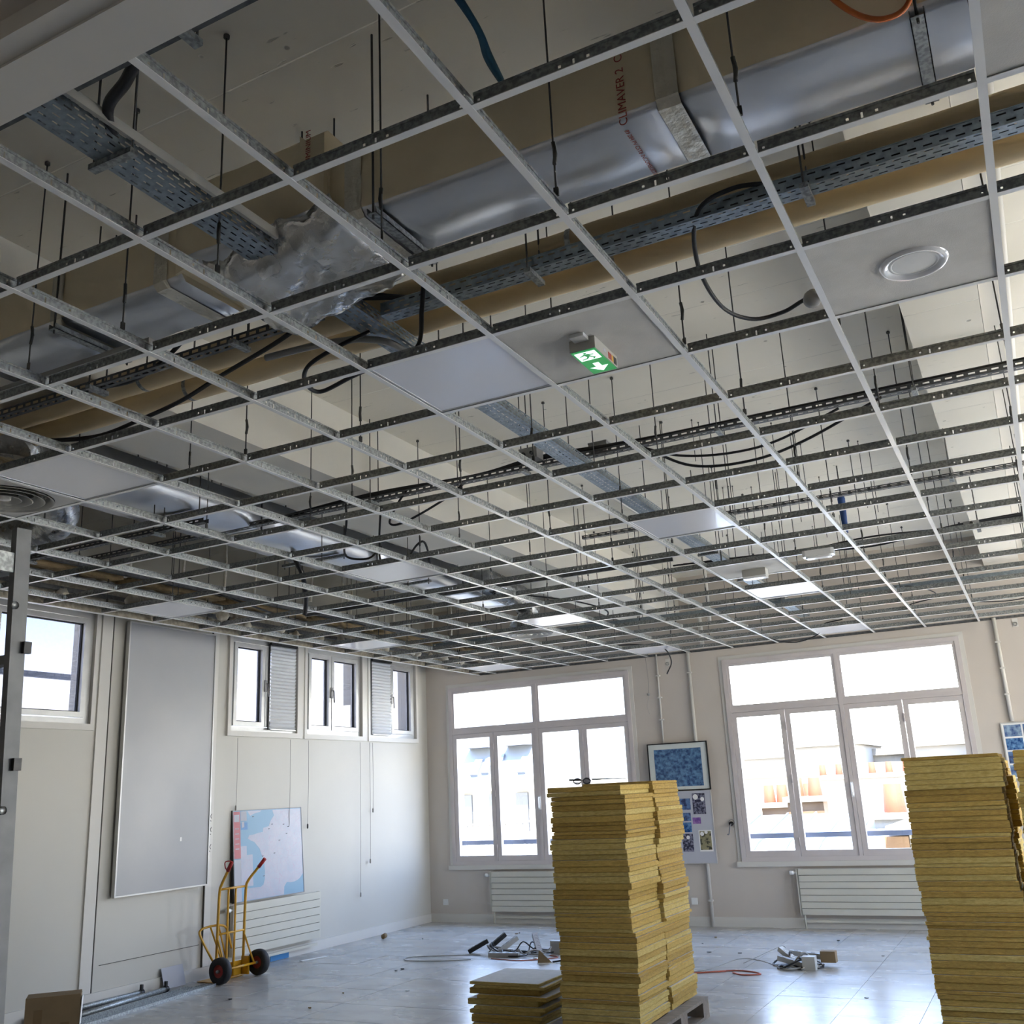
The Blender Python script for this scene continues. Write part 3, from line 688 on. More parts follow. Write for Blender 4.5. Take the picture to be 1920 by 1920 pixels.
text('89 284 PV CSTB INCOMBUSTIBLE', .021, (1.395, (DY0+DY1)/2+.03, DZ0-.004), (PI, 0, math.radians(90)), 'redink', duct)
text('ALUMINIUM', .034, (.18, DY0-.037, DZ1+.03), (math.radians(90), math.radians(-90), 0), 'redink', duct)
def u_support(x, label, x2=None, y0=DY0-.03, y1=DY1+.03, z=DZ0-.012):
    t = thing('duct_support', label, 'duct support', (x, (y0+y1)/2, z), 0, 'steel channel supports carrying the ducts', world=True)
    b = MB(); b.box(x-.02, y0, z-.025, x+.02, y1, z-.022); b.box(x-.02, y0, z-.025, x-.017, y1, z); b.box(x+.017, y0, z-.025, x+.02, y1, z); b.build('channel', 'galv', t)
    for y in (y0+.012, y1-.012): MB().tube([(x, y, z-.04), (x, y, S)], .0045, 6).build('rod', 'rod', t)
u_support(.46, 'galvanised channel bearing the foil duct above the nearest light panel')
u_support(-1.20, 'galvanised channel bearing the foil duct at the left edge')
u_support(2.28, 'dark channel bearing the foil duct at the top right corner')
# --- second foil duct running to the back
d2 = thing('foil_duct', 'long shiny foil duct running away along the left of the ceiling void', 'air duct', (-3.3, 5, H+.4), world=True)
DD = duct; duct = d2
def duct_y(y0, y1):
    n = max(2, int((y1-y0)/.15)); mb = MB(); x0, x1, z0, z1 = -3.58, -3.03, H+.40, H+.66
    for i in range(n+1):
        y = y0+(y1-y0)*i/n
        for (x, z) in ((x1, z0), (x0, z0), (x0, z1), (x1, z1)): mb.v.append((x+R_.uniform(-.003,.003), y, z+R_.uniform(-.003,.003)))
    for i in range(n):
        for k in range(4): k2 = (k+1) % 4; mb.face((i*4+k, (i+1)*4+k, (i+1)*4+k2, i*4+k2), 0, True)
    mb.face((0,1,2,3)); mb.face((n*4+3, n*4+2, n*4+1, n*4))
    mb.build('duct_section', 'foil', d2)
for a, b in ((2.35, 3.98), (4.0, 5.58), (5.6, 7.18), (7.2, 8.3)): duct_y(a, b)
for y in (3.99, 5.59, 7.19):
    MB().box(-3.585, y-.035, H+.395, -3.025, y+.035, H+.40).build('joint_tape', 'foiltape', d2)
for k, y in enumerate((3.25, 5.0, 6.4)):
    t = thing('duct_support', ('channel bearing the second duct nearest the round diffuser', 'channel bearing the second duct at its middle', 'channel bearing the second duct at its far end')[k], 'duct support', (-3.3, y, H+.38), 0, 'steel channel supports carrying the ducts', world=True)
    MB().box(-3.66, y-.02, H+.36, -2.95, y+.02, H+.385).build('channel', 'galv', t)
    for x in (-3.64, -2.97): MB().tube([(x, y, H+.34), (x, y, S)], .0045, 6).build('rod', 'rod', t)
# --- painted galvanised duct piece behind the pipes at left
# --- two lagged pipes
for k, (y, lb) in enumerate(((1.385, 'upper beige lagged pipe right behind the foil duct'), (1.605, 'lower beige lagged pipe, second behind the foil duct'))):
    N = 60; pts = [(-6.0+12.4*i/N, y+R_.uniform(-.002,.002), H+.40+R_.uniform(-.002,.002)) for i in range(N+1)]
    t = thing('lagged_pipe', lb, 'pipe', (0, y, H+.40), 0, 'beige lagged pipes in the ceiling void', world=True)
    MB().tube(pts, [.066+R_.uniform(-.001,.001) for _ in pts], 20).build('lagging', 'pipe', t)
    for x in (-3.6, -1.5, .9, 2.8):
        MB().lathe([(.0685,-.012),(.0685,.012)], 20, (x+.1*k, y, H+.40), (1,0,0)).build('clamp', 'galv', t)
        MB().tube([(x+.1*k, y, H+.466), (x+.1*k, y, S-.001)], .004, 6).build('rod', 'rod', t)
# --- perforated cable trays
def tray(label, p, q, wd, ht, rows=3, pitch=.05, sl=.028, sw=.006, m='tray', group='perforated steel cable trays', lip=True, rods=None, zrod=S, name='cable_tray'):
    """tray from p to q (floor level z), wd wide, ht high sides, slots cut through"""
    p, q = Vector(p), Vector(q); d = (q-p); L = d.length; d.normalize(); s_ = d.cross(Vector((0,0,1))).normalized(); up = Vector((0,0,1))
    t = thing(name, label, 'cable tray', tuple((p+q)/2), 0, group, world=True)
    def holes(W, rws):
        hs = []
        for r in range(rws):
            v = W*(r+.5)/rws; x = .02+(pitch/2 if r % 2 else 0)
            while x+sl < L-.01: hs.append((x, x+sl, v-sw/2, v+sw/2)); x += pitch
        return hs
    MB().sheet(p-s_*wd/2, d, s_, L, wd, holes(wd, rows)).build('bottom', m, t)
    for sg in (-1, 1):
        b = MB().sheet(p+s_*sg*wd/2, d, up, L, ht, holes(ht, max(1, rows-1)) if ht > .03 else holes(ht, 1))
        if lip: b.bar(p+s_*sg*(wd/2)+up*ht, q+s_*sg*(wd/2)+up*ht, .004, .004)
        b.build('side', m, t)
    for f in (rods or []):
        c0 = p+d*L*f
        MB().bar(c0-s_*(wd/2+.03)-up*.012, c0+s_*(wd/2+.03)-up*.012, .03, .02).build('bracket', 'galv', t)
        for sg in (-1, 1):
            e = c0+s_*sg*(wd/2+.022); MB().tube([tuple(e-up*.02), (e.x, e.y, zrod)], .004, 6).build('rod', 'rod', t)
    return t
ZT = H+.40
tray('long perforated cable tray running from the near left to the far wall', (-.02, -.56, H+.25), (-.17, FW-.3, H+.25), .125, .05, rows=4, rods=(.04, .13, .25, .37, .5, .62, .74, .86))
tray('perforated cable tray lying along the two lagged pipes', (.06, 1.265, H+.25), (6.0, 1.265, H+.25), .075, .055, rows=3, rods=(.12, .3, .5))
tray('dark cable tray beside the boxed edge at the top left', (-3.2, -.36, H+.31), (3.2, -.36, H+.31), .09, .05, rows=2, m='darkrail', rods=(.5, .58, .7))
tray('dark narrow cable tray crossing the middle of the ceiling void', (-5.0, 3.88, ZT), (5.5, 3.88, ZT), .06, .032, rows=1, pitch=.06, sl=.036, sw=.012, m='darkrail', rods=(.15, .3, .42, .55, .66))
tray('thin slotted rail in front of the far edge of the foil duct', (-4.5, 1.03, H+.20), (-.10, 1.03, H+.20), .05, .03, rows=1, pitch=.055, sl=.036, sw=.014, m='darkrail', rods=(.5, .7, .9))
tray('thin slotted rail behind the second middle light panel', (-.9, 5.55, H+.30), (5.5, 5.55, H+.30), .045, .026, rows=1, pitch=.07, sl=.048, sw=.014, m='darkrail', rods=(.2, .45))
tray('slotted rail low over the left diffuser side', (-5.0, 3.05, H+.20), (-2.7, 3.05, H+.20), .05, .03, rows=1, pitch=.055, sl=.03, sw=.012, m='darkrail', rods=(.2, .8))
tray('dark slotted rail carrying cables behind the far exit lamp', (-4.6, 7.0, H+.22), (5.5, 7.0, H+.22), .06, .035, rows=1, pitch=.06, sl=.036, sw=.014, m='darkrail', rods=(.3, .5, .66))
tray('grey slotted rail close to the far wall', (-4.6, 9.1, H+.16), (5.0, 9.1, H+.16), .07, .035, rows=2, pitch=.06, sl=.03, sw=.01, m='tray', rods=(.3, .55))
tray('slotted rail beside the left bulkhead', (-4.72, 2.2, H+.16), (-4.72, 10.6, H+.16), .05, .03, rows=1, pitch=.055, sl=.03, sw=.012, m='darkrail', rods=(.1, .3, .5, .7))
# beige batten on the long tray edge and a plain bar behind the duct
tag(MB().box(.05, -.55, H+.28, .064, .57, H+.315).build('batten', 'lampgrey'), 'beige batten along the near end of the long cable tray', 'batten')
tag(MB().bar((-3.2, .72, H+.13), (-.72, .72, H+.13), .05, .022).build('grey_bar', 'greybox'), 'plain grey bar hanging under the foil duct at the left edge', 'bar')
for k, (a, b) in enumerate((((-4.0, 5.75, H+.062), (-.2, 5.75, H+.062)),)):
    tag(MB().bar(a, b, .02, .03).build('support_bar', 'darkrail'), 'dark plain bar crossing above the middle left cells', 'bar')
# --- hanger rods of the grid
rod_s = MB().tube([(0,0,.05), (0,0,S-H-.0)], .0036, 6).lathe([(.0035,S-H-.02),(.012,S-H-.018),(.012,S-H-.006),(.004,S-H)], 8); rod_s.box(-.008,-.004,.046,.008,.004,.075); rod_s.tube([(0,0,.16),(.004,.004,.20),(0,0,.24)], .007, 6)
rod_b = MB().tube([(0,0,.05), (0,0,S-H-.55)], .0036, 6); rod_b.box(-.008,-.004,.046,.008,.004,.075)
RS = RB = None; RRG = 'steel hanger rods of the ceiling grid'
for i in range(IA, IB-1):
    for k in range(0, 10):
        x = i*G; y = .42+k*1.2 + (.3 if i % 2 else 0) + R_.uniform(-.12, .12)
        if y > FW-.25: continue
        if DY0-.06 < y < DY1+.12: y = .46
        if 1.14 < y < 1.72: y = 1.80
        if -3.7 < x < -2.9 and 2.3 < y < 8.35: continue
        if 3.8 < y < 3.96: y = 4.0
        if -2.62 < x < -1.90:
            if RB is None: o = rod_b.build('hanger_rod', 'rod'); RB = o.data
            else: o = link('hanger_rod', RB)
        else:
            if RS is None: o = rod_s.build('hanger_rod', 'rod'); RS = o.data
            else: o = link('hanger_rod', RS)
        o.location = (x, y, H); o.rotation_euler = (0, 0, R_.uniform(0, 6))
        tag(o, 'thin dark hanger rod from the concrete down to a tee of the grid', 'hanger rod', RRG)
# loose rods left over from the old ceiling
ROD2 = None
for k in range(46):
    x = R_.uniform(-4.6, 1.8); y = R_.uniform(5.2, 10.6); 
    if -2.7 < x < -1.82 or -3.7 < x < -2.9 or -.42 < x < -.12: continue
    L = R_.choice((.35, .6, .8))
    if ROD2 is None or ROD2.get(L) is None:
        ROD2 = ROD2 or {}; o = MB().tube([(0,0,-L),(0,0,0)], .003, 5).lathe([(.003,-.012),(.009,-.010),(.003,0)], 6).build('loose_rod', 'rod'); ROD2[L] = o.data
    else: o = link('loose_rod', ROD2[L])
    o.location = (x, y, S); tag(o, 'loose rod hanging free from the concrete above the grid', 'loose rod', 'loose rods left in the slab')
# --- left bulkhead debris: batts, studs, chunks
for k in range(6):
    y = 3.0+k*1.28
    mb = MB(); n = 14
    for i in range(n+1):
        for j in range(5):
            mb.v.append((-5.06+.30*j/4+R_.uniform(-.02,.02), y+1.15*i/n, H+.30-.05*j/4+R_.uniform(-.018,.018)))
    for i in range(n):
        for j in range(4): a = i*5+j; mb.face((a, a+5, a+6, a+1), 0, True)
    o = mb.build('insulation_batt', 'woolbrown'); o.modifiers.new('thick', 'SOLIDIFY').thickness = .05
    tag(o, 'torn brown mineral wool strip above the left border of the grid', 'insulation', 'brown wool strips over the left border')
for k, x in enumerate((-4.98, -4.62)):
    tag(MB().box(x-.02, 2.4, H+.12+.14*k, x+.02, 10.9, H+.155+.14*k).build('steel_stud', 'darkrail'), ('dark steel stud lying right beside the left border', 'dark steel stud a little inside the left border')[k], 'stud')
for k in range(22):
    x, y = R_.uniform(-5.02, -4.70), 3.3+k*.34+R_.uniform(-.1,.1); r = R_.uniform(.035, .065); mb = MB()
    prof = [(.0001,-r),(r*.7,-r*.7),(r,0),(r*.6,r*.8),(.0001,r)]
    mb.lathe(prof, 9); mb.v = [(a*R_.uniform(.7,1.3), b*R_.uniform(.7,1.3), c_*R_.uniform(.7,1.3)) for a, b, c_ in mb.v]
    o = mb.build('plaster_lump', 'woolpale'); o.location = (x, y, H+.055+r*.6)
    tag(o, 'pale torn plaster and wool lump stuck above the left border', 'plaster lump', 'torn lumps along the left border')
for k in range(12):
    y = 4.0+k*.55; x = -4.55+R_.uniform(-.1,.25)
    o = MB().tube([(0,0,0),(.01,.01,.25),(0,0,S-H-.30)], [.014,.010,.006], 6).build('plaster_strand', 'woolpale'); o.location = (x, y, H+.30)
    tag(o, 'pale fibrous plaster strand hanging from the slab at the left', 'plaster strand', 'old plaster hanger strands')
# --- loose cables in the ceiling void
cable('black_cable', 'black cable looping from the tray on the pipes to the downlight tile', [(1.75,1.25,H+.31),(1.60,1.20,H+.31),(1.46,1.22,H+.27),(1.37,1.50,H+.22),(1.36,1.85,H+.20),(1.44,2.04,H+.20),(1.57,2.07,H+.21),(1.70,2.02,H+.22),(1.86,1.80,H+.06)], .009)
tag(MB().lathe([(.0001,0),(.035,.004),(.038,.03),(.028,.055),(.0001,.06)], 14, (1.70,2.00,H+.19), (.4,-.9,.1)).build('cable_gland', 'greybox'), 'round grey cable box hanging left of the downlight tile', 'junction box')
cable('black_cable', 'long thick black cable swooping below the lagged pipes', [(.02,1.0,H+.30),(-.39,1.18,H+.27),(-.92,1.32,H+.25),(-1.30,1.44,H+.25),(-1.60,1.47,H+.23),(-1.99,1.50,H+.22),(-2.29,1.36,H+.22),(-2.33,1.30,H+.24)], .012)
cable('black_cable', 'black cable lying across the upper lagged pipe at the left', [(-.86,1.02,H+.30),(-1.04,1.06,H+.25),(-1.30,1.12,H+.24),(-1.61,1.10,H+.26)], .011)
cable('black_cable', 'thick black cable coiled behind the nearest light panel', [(-.05,1.30,H+.235),(-.16,1.22,H+.16),(-.30,1.20,H+.10),(-.40,1.30,H+.08),(-.41,1.42,H+.08),(-.22,1.40,H+.10),(-.05,1.36,H+.10),(.17,1.33,H+.11),(.31,1.16,H+.18),(.33,1.15,H+.28),(.30,1.26,H+.315)], .010)
for k in range(4):
    cable('black_cable', 'thick black cable sagging between the crossing trays near the duct', [(-.06+.02*k,.15,H+.262),(-.08+.02*k,.62,H+.27),(-.08+.025*k,1.0,H+.29+.006*k),(.02+.02*k,1.20,H+.33),(.40,1.25+.01*k,H+.275),(.9,1.25+.01*k,H+.27)], .009, group='bundle of black cables in the crossing trays')
for k in range(3):
    cable('black_cable', 'black cable lying along the tray beside the lagged pipes', [(.9,1.245+.02*k,H+.27),(2.0,1.245+.02*k,H+.305),(3.2,1.245+.02*k,H+.295),(5.9,1.245+.02*k,H+.27)], .009, group='black cables lying in the pipe-side tray', n=6)
cable('black_cable', 'fat black cable curving out of the top left tray', [(.30,-.37,H+.36),(.29,-.30,H+.37),(.20,-.26,H+.33),(.08,-.22,H+.31),(.0,-.12,H+.275)], .018)
for k in range(2):
    cable('blue_cable', ('blue cable hanging down beside the foil duct, left one', 'blue cable hanging down beside the foil duct, right one')[k], [(.86+.03*k,.02,S-.12),(.93+.02*k,.20,S-.20),(1.02,.38,S-.38),(1.0+.01*k,.50,H+.62),(.99,.62,H+.615)], .012, 'bluecable')
cable('orange_hose', 'orange hose looping in front of the duct at the top edge', [(2.02,.44,H+.62),(2.05,.47,H+.40),(2.12,.50,H+.28),(2.20,.53,H+.24),(2.27,.54,H+.28),(2.30,.52,H+.45),(2.28,.48,H+.62)], .008, 'orange')
for k in range(3):
    cable('black_cable', 'black cable bundled along the middle cable tray', [(-3.0,3.88,ZT+.02),(-1.9,3.87,ZT+.045+.01*k),(-1.0,3.90,ZT+.05),(-.45,3.88,ZT+.06+.01*k),(.4,3.87,ZT+.045),(2.4,3.88,ZT+.05),(5.4,3.88,ZT+.04)], .009, group='black cables in the middle tray', n=6)
cable('black_cable', 'upper of two black cables sagging below the middle tray at the right', [(.28,3.86,ZT-.02),(.50,3.92,H+.30),(.80,3.97,H+.27),(1.1,4.0,H+.30),(1.5,3.9,ZT-.01)], .008)
cable('black_cable', 'lower of two black cables sagging below the middle tray at the right', [(.28,3.84,ZT-.02),(.55,3.98,H+.24),(.90,4.05,H+.22),(1.25,4.02,H+.27),(1.75,3.86,ZT-.01)], .009)
cable('black_cable', 'black cable looping over the beam near the middle tray', [(-2.05,3.80,ZT),(-2.12,3.90,H+.30),(-2.25,4.05,H+.20),(-2.40,4.28,H+.14),(-2.28,4.40,H+.13),(-2.05,4.25,H+.16)], .009)
cable('black_cable', 'black cable curl hanging right of the second foil duct', [(-1.95,4.10,H+.36),(-2.10,4.30,H+.24),(-2.30,4.62,H+.14),(-2.15,4.70,H+.12),(-1.90,4.52,H+.20),(-1.84,4.55,H+.22),(-1.95,4.80,H+.12),(-2.02,4.85,H+.08)], .009)
cable('black_cable', 'black cable drooping from the middle tray to the left of the beam', [(-1.55,3.86,ZT+.03),(-1.70,3.95,H+.36),(-1.85,4.08,H+.28),(-1.70,4.06,H+.26),(-1.30,3.95,H+.33),(-1.1,3.9,ZT)], .009)
cable('black_pipe', 'short thick black pipe poking down through the grid at the left', [(-3.30,4.70,H+.402),(-3.27,4.72,H+.30),(-3.27,4.80,H+.20),(-3.35,4.95,H+.02),(-3.42,5.02,H-.10)], .022, cat='pipe')
cable('black_cable', 'black cable hanging from the grid in front of the far wall', [(-2.6,10.35,H+.10),(-2.2,10.5,H+.08),(-1.98,10.6,H+.02),(-1.92,10.68,H-.15),(-2.02,10.75,H-.30)], .009)
cable('black_cable', 'black cable loop hanging below the grid above the right window', [(-.75,10.3,H+.10),(-.55,10.75,H-.01),(-.30,10.8,H-.06),(-.02,10.7,H-.01),(.10,10.5,H+.08),(.35,10.4,H+.10)], .008)
for k in range(3):
    cable('black_cable', 'black cable strung along the rail behind the far exit lamp', [(-.6+.1*k,7.0,H+.29),(.3,7.02,H+.27-.02*k),(1.2,7.0-.1*k,H+.20+.02*k),(2.0,6.9+.05*k,H+.26),(3.5,6.95,H+.30)], .008, group='black cables on the far slotted rail')
cable('grey_cable', 'thin cable wound along the rail close to the far wall at the right', [(.9,9.0,H+.10),(1.15,9.1,H+.18),(1.4,9.0,H+.12),(1.5,9.4,H+.08),(1.2,9.6,H+.05),(1.7,10.0,H+.08),(2.2,10.1,H+.05),(2.9,9.9,H+.10)], .006, 'blackcable')
cable('black_cable', 'black cable curl above the far middle light panel', [(-2.4,7.05,H+.27),(-1.9,7.6,H+.20),(-1.7,8.0,H+.12),(-2.0,8.3,H+.08),(-2.5,8.2,H+.14),(-3.2,8.6,H+.16),(-3.4,9.0,H+.2)], .009)
cable('black_cable', 'black cable curving above the left whiteboard cells', [(-4.5,4.6,H+.35),(-4.35,4.75,H+.22),(-4.25,5.1,H+.13),(-4.3,5.6,H+.10),(-4.5,6.0,H+.12)], .009)
# conduits
tag(MB().tube(smooth_path([(-.56,1.22,H+.21),(-.30,1.24,H+.21),(-.17,1.28,H+.215),(-.10,1.33,H+.225),(-.02,1.45,H+.225),(-.04,1.75,H+.228),(-.08,2.3,H+.228)],6), .016, 10).build('conduit', 'greybox'), 'bent grey conduit under the long cable tray', 'conduit')
tag(MB().tube([(-.02,2.0,H+.275),(-.12,FW-.4,H+.275)], .022, 10).build('conduit', 'lampgrey'), 'straight grey conduit lying on the long cable tray', 'conduit')
tag(MB().tube(smooth_path([(-1.05,6.6,S-.05),(-1.05,8.2,S-.05),(-1.05,9.4,S-.06),(-1.05,9.6,S-.16),(-1.05,9.62,H+.1)],6), .022, 10).build('conduit', 'trimw'), 'white conduit running along the slab and turning down by the far wall', 'conduit')
tag(MB().tube(smooth_path([(-1.6,9.5,S-.45),(-1.6,10.95,S-.45),(-1.6,11.05,S-.55),(-1.6,11.08,H+.05)],6), .03, 10).build('conduit', 'trimw'), 'second white conduit dropping along the far wall above the grid', 'conduit')
tag(MB().tube([(2.50,-.5,S-.06),(2.50,10.9,S-.06)], .022, 10).build('conduit', 'trimw'), 'pale straight conduit running beside the right ceiling beam', 'conduit')
# junction boxes on the middle tray
for k, (x, y) in enumerate(((-.50, 3.80), (-.06, 3.96))):
    t = thing('junction_box', ('grey junction box on the middle tray, left of the long tray', 'grey junction box on the middle tray, right of the long tray')[k], 'junction box', (x, y, ZT+.035))
    MB().box(-.065,-.05,0,.065,.05,.065).build('body', 'greybox', t); MB().box(-.068,-.053,.065,.068,.053,.075).build('lid', 'greybox', t)
    for u in (-.03, .03): MB().lathe([(.012,0),(.012,.02),(.008,.022)], 10, (u,-.05,.03), (0,-1,0)).build('gland', 'black', t)
t = thing('junction_box', 'grey star-shaped junction box hanging by cables near the right beam', 'junction box', (2.02, 6.95, H+.22)); MB().box(-.06,-.06,0,.06,.06,.05).build('body', 'greybox', t)
for u, v in ((.06,0),(-.06,0),(0,.06),(0,-.06)): MB().lathe([(.015,0),(.015,.03)], 8, (u,v,.025), (u,v,0)).build('gland', 'greybox', t)
t = thing('hanging_brush', 'dark blue brush-like bundle hanging from the slab near the right', 'cable bundle', (.98, 7.2, S-.42))
MB().tube([(0,0,.12),(0,0,.42)], .006, 6).build('stem', 'rod', t); MB().lathe([(.0001,-.24),(.022,-.22),(.034,.10),(.030,.12),(.0001,.13)], 10).build('bundle', 'bluebrush', t)
tag(MB().box(-3.5, .92, H+.32, -2.70, 2.25, H+.55).build('metal_duct', 'lampgrey') , 'plain grey sheet-metal duct box behind the pipes at the left', 'air duct') if False else None
# ================================================================== THINGS ON THE WALLS
def radiator(label, w_, h_, n, loc, rotz, m='rad'):
    """front faces -y in local space, wall at y=0"""
    t = thing('radiator', label, 'radiator', loc, rotz, 'cream slatted panel radiators')
    zb = .16; ph = h_/n
    MB().box(-w_/2+.01, -.075, zb+.01, w_/2-.01, -.045, zb+h_-.01).build('core', 'radgap', t)
    pm = MB().box(-w_/2, -.098, 0, w_/2, -.076, ph-.006); me = None
    for k in range(n):
        if me is None: o = pm.build('panel', m, t); me = o.data
        else: o = link('panel', me, t)
        o.location = (0, 0, zb+k*ph)
    for sx_ in (-1, 1): MB().box(sx_*w_/2-.012, -.098, zb, sx_*w_/2+.012, -.045, zb+h_-.006).build('header', m, t)
    MB().box(-w_/2, -.06, .07, w_/2, -.05, .10).build('pipe_cover', m, t)
    MB().tube([(-w_/2+.03, -.07, zb), (-w_/2+.03, -.07, .0)], .011, 8).build('feed_pipe', m, t)
    v = MB().lathe([(.014,0),(.014,.03),(.022,.032),(.024,.075),(.016,.085),(.0001,.086)], 14, (-w_/2-.012, -.07, zb+h_-.05), (-1,0,0)); v.build('valve', 'white', t)
    for sx_ in (-.35, .35): MB().box(sx_*w_-.015, -.045, zb+.05, sx_*w_+.015, 0, zb+h_-.05).build('bracket', 'galv', t)
radiator('cream panel radiator under the far left window, partly behind the panel stack', 1.46, .53, 7, (-4.25, FW-.001, 0), 0)
radiator('cream panel radiator under the far right window', 1.90, .53, 7, (.26, FW-.001, 0), 0)
radiator('cream panel radiator on the left wall below the map', 1.50, .53, 6, (LW+.001, 7.72, 0), -PI/2+PI)
# whiteboard
t = thing('whiteboard', 'tall grey whiteboard fixed upright on the left wall', 'whiteboard', (LW+.035, 5.95, .95))
MB().box(0,-.61,0,.035,.61,2.68).build('panel', 'board', t)
b = MB(); b.box(-.002,-.625,-.015,.045,.625,.0); b.box(-.002,-.625,2.68,.045,.625,2.695); b.box(-.002,-.625,0,.045,-.61,2.68); b.box(-.002,.61,0,.045,.625,2.68); b.build('frame', 'alu', t)
MB().box(.035,.20,.46,.037,.225,.50).build('magnet', 'white', t)
MB().box(-.035,-.5,.5,-.002,.5,2.2).build('wall_mount', 'galv', t)
b = MB()
for k, z in enumerate((1.62, 1.48, 1.30)): b.bar((LW+.0195, 6.62, z), (LW+.0195, 6.66, z+.05), .002, .006); b.bar((LW+.0195, 6.655, z), (LW+.0195, 6.63, z+.045), .002, .006); b.bar((LW+.0195, 6.63, z-.01), (LW+.0195, 6.65, z-.03), .002, .006)
tag(b.build('pen_marks', 'black'), 'three small black pen marks on the batten right of the whiteboard', 'marks')
# map of France leaning on the left radiator
t = thing('map_board', 'large framed road map leaning above the left radiator', 'map', (LW+.085, 7.58, .705)); t.rotation_euler = (0, math.radians(-3.9), 0)
mw, mh_ = 1.20, .99; hw = mw/2
MB().box(-.035,-hw,0,-.004,hw,mh_).build('backing', 'black', t)
MB().box(-.004,-hw+.008,.008,0,hw-.008,mh_-.008).build('sea_print', 'sea', t)
fr = MB(); fr.box(-.006,-hw,mh_-.008,.004,hw,mh_); fr.box(-.006,-hw,0,.004,hw,.008); fr.box(-.006,-hw,.008,.004,-hw+.008,mh_-.008); fr.box(-.006,hw-.008,.008,.004,hw,mh_-.008); fr.build('frame', 'steel', t)
def mpoly(pts, m, name, d=.0006): MB().prism([((u-.5)*mw, v*mh_) for u, v in pts], (0,0,0), (0,1,0), (0,0,1), (1,0,0), d, m=0).build(name, m, t)
land = [(.56,.985),(.58,.92),(.53,.86),(.50,.80),(.42,.785),(.41,.74),(.36,.735),(.29,.72),(.22,.715),(.20,.68),(.24,.655),(.29,.635),(.32,.60),(.36,.555),(.38,.50),(.40,.45),(.42,.39),(.425,.30),(.42,.21),(.40,.155),(.36,.135),(.16,.14),(.16,.012),(.99,.012),(.99,.20),(.95,.16),(.90,.125),(.84,.14),(.76,.145),(.70,.12),(.70,.012),(.985,.012),(.99,.25),(.99,.985)]
land = [(.56,.985),(.58,.92),(.53,.86),(.50,.80),(.42,.785),(.41,.74),(.36,.735),(.29,.72),(.22,.715),(.20,.68),(.24,.655),(.29,.635),(.32,.60),(.36,.555),(.38,.50),(.40,.45),(.42,.39),(.425,.30),(.42,.21),(.40,.155),(.36,.135),(.16,.14),(.16,.012),(.69,.012),(.70,.10),(.74,.145),(.80,.135),(.86,.14),(.90,.15),(.94,.17),(.99,.22),(.99,.985)]
mpoly(land, 'mapland', 'land_print'); mpoly([(.20,.985),(.24,.93),(.30,.955),(.38,.97),(.40,.985)], 'mapland', 'land_print')
mpoly([(.012,.985),(.10,.985),(.10,.47),(.012,.47)], 'mapred', 'title_strip', .0009); mpoly([(.02,.95),(.088,.95),(.088,.87),(.02,.87)], 'paper', 'emblem_print', .0012)
mpoly([(.012,.46),(.10,.46),(.10,.012),(.012,.012)], 'paper', 'index_print'); mpoly([(.10,.50),(.26,.50),(.26,.16),(.10,.16)], 'mapland', 'inset_map', .0009); mpoly([(.10,.60),(.18,.60),(.18,.50),(.10,.50)], 'mapland', 'inset_map', .0009)
mpoly([(.11,.985),(.19,.985),(.19,.88),(.11,.88)], 'paper', 'emblem_print', .0009); mpoly([(.11,.86),(.20,.86),(.20,.78),(.11,.78)], 'mapblue', 'emblem_print', .0010); mpoly([(.12,.87),(.155,.87),(.155,.81),(.12,.80)], 'paper', 'emblem_print', .0014)
for k in range(5): mpoly([(.03,.80-k*.055),(.08,.80-k*.055),(.08,.79-k*.055),(.03,.79-k*.055)], 'paper', 'title_line', .0013)
for (u, v) in ((.28,.92),(.55,.82),(.50,.77),(.79,.78),(.76,.70),(.65,.63),(.40,.47),(.57,.49),(.41,.25),(.72,.81)):
    mpoly([(u-.010,v-.004),(u+.010,v-.002),(u+.010,v+.004),(u-.010,v+.003)], 'black', 'map_pin', .004)
tag(MB().box(LW+.02, 7.66, .005, LW+.028, 7.98, .068).build('blue_sheet', 'mapblue'), 'torn blue sheet on the wall under the left radiator', 'sheet')
# picture and pin board on the far wall
t = thing('picture', 'blue picture in a thin black frame between the far windows', 'picture', (-2.09, FW-.046, 1.665))
b = MB(); b.box(-.415,-.025,0,.415,0,.014); b.box(-.415,-.025,.606,.415,0,.62); b.box(-.415,-.025,.014,-.401,0,.606); b.box(.401,-.025,.014,.415,0,.606); b.build('frame', 'black', t)
MB().box(-.401,-.014,.014,.401,-.002,.606).build('mat', 'paperw', t); MB().box(-.38,0,.05,-.34,.046,.58).box(.34,0,.05,.38,.046,.58).build('spacer', 'black', t); MB().box(-.325,-.016,.055,.325,-.014,.54).build('print', 'print_blue', t)
MB().box(-.401,-.020,.014,.401,-.0185,.606).build('pane', 'glass', t)
t = thing('pin_board', 'white pin board with comic prints below the blue picture', 'pin board', (-2.14, FW-.046, .765))
MB().box(-.45,-.018,0,.45,0,.895).build('board', 'paper', t); MB().box(-.40,0,.05,-.36,.046,.85).box(.36,0,.05,.40,.046,.85).build('spacer', 'alu', t); b = MB(); b.box(-.455,-.022,-.008,.455,0,0); b.box(.45,-.022,0,.455,0,.895); b.box(-.455,-.022,0,-.45,0,.895); b.build('frame', 'alu', t)
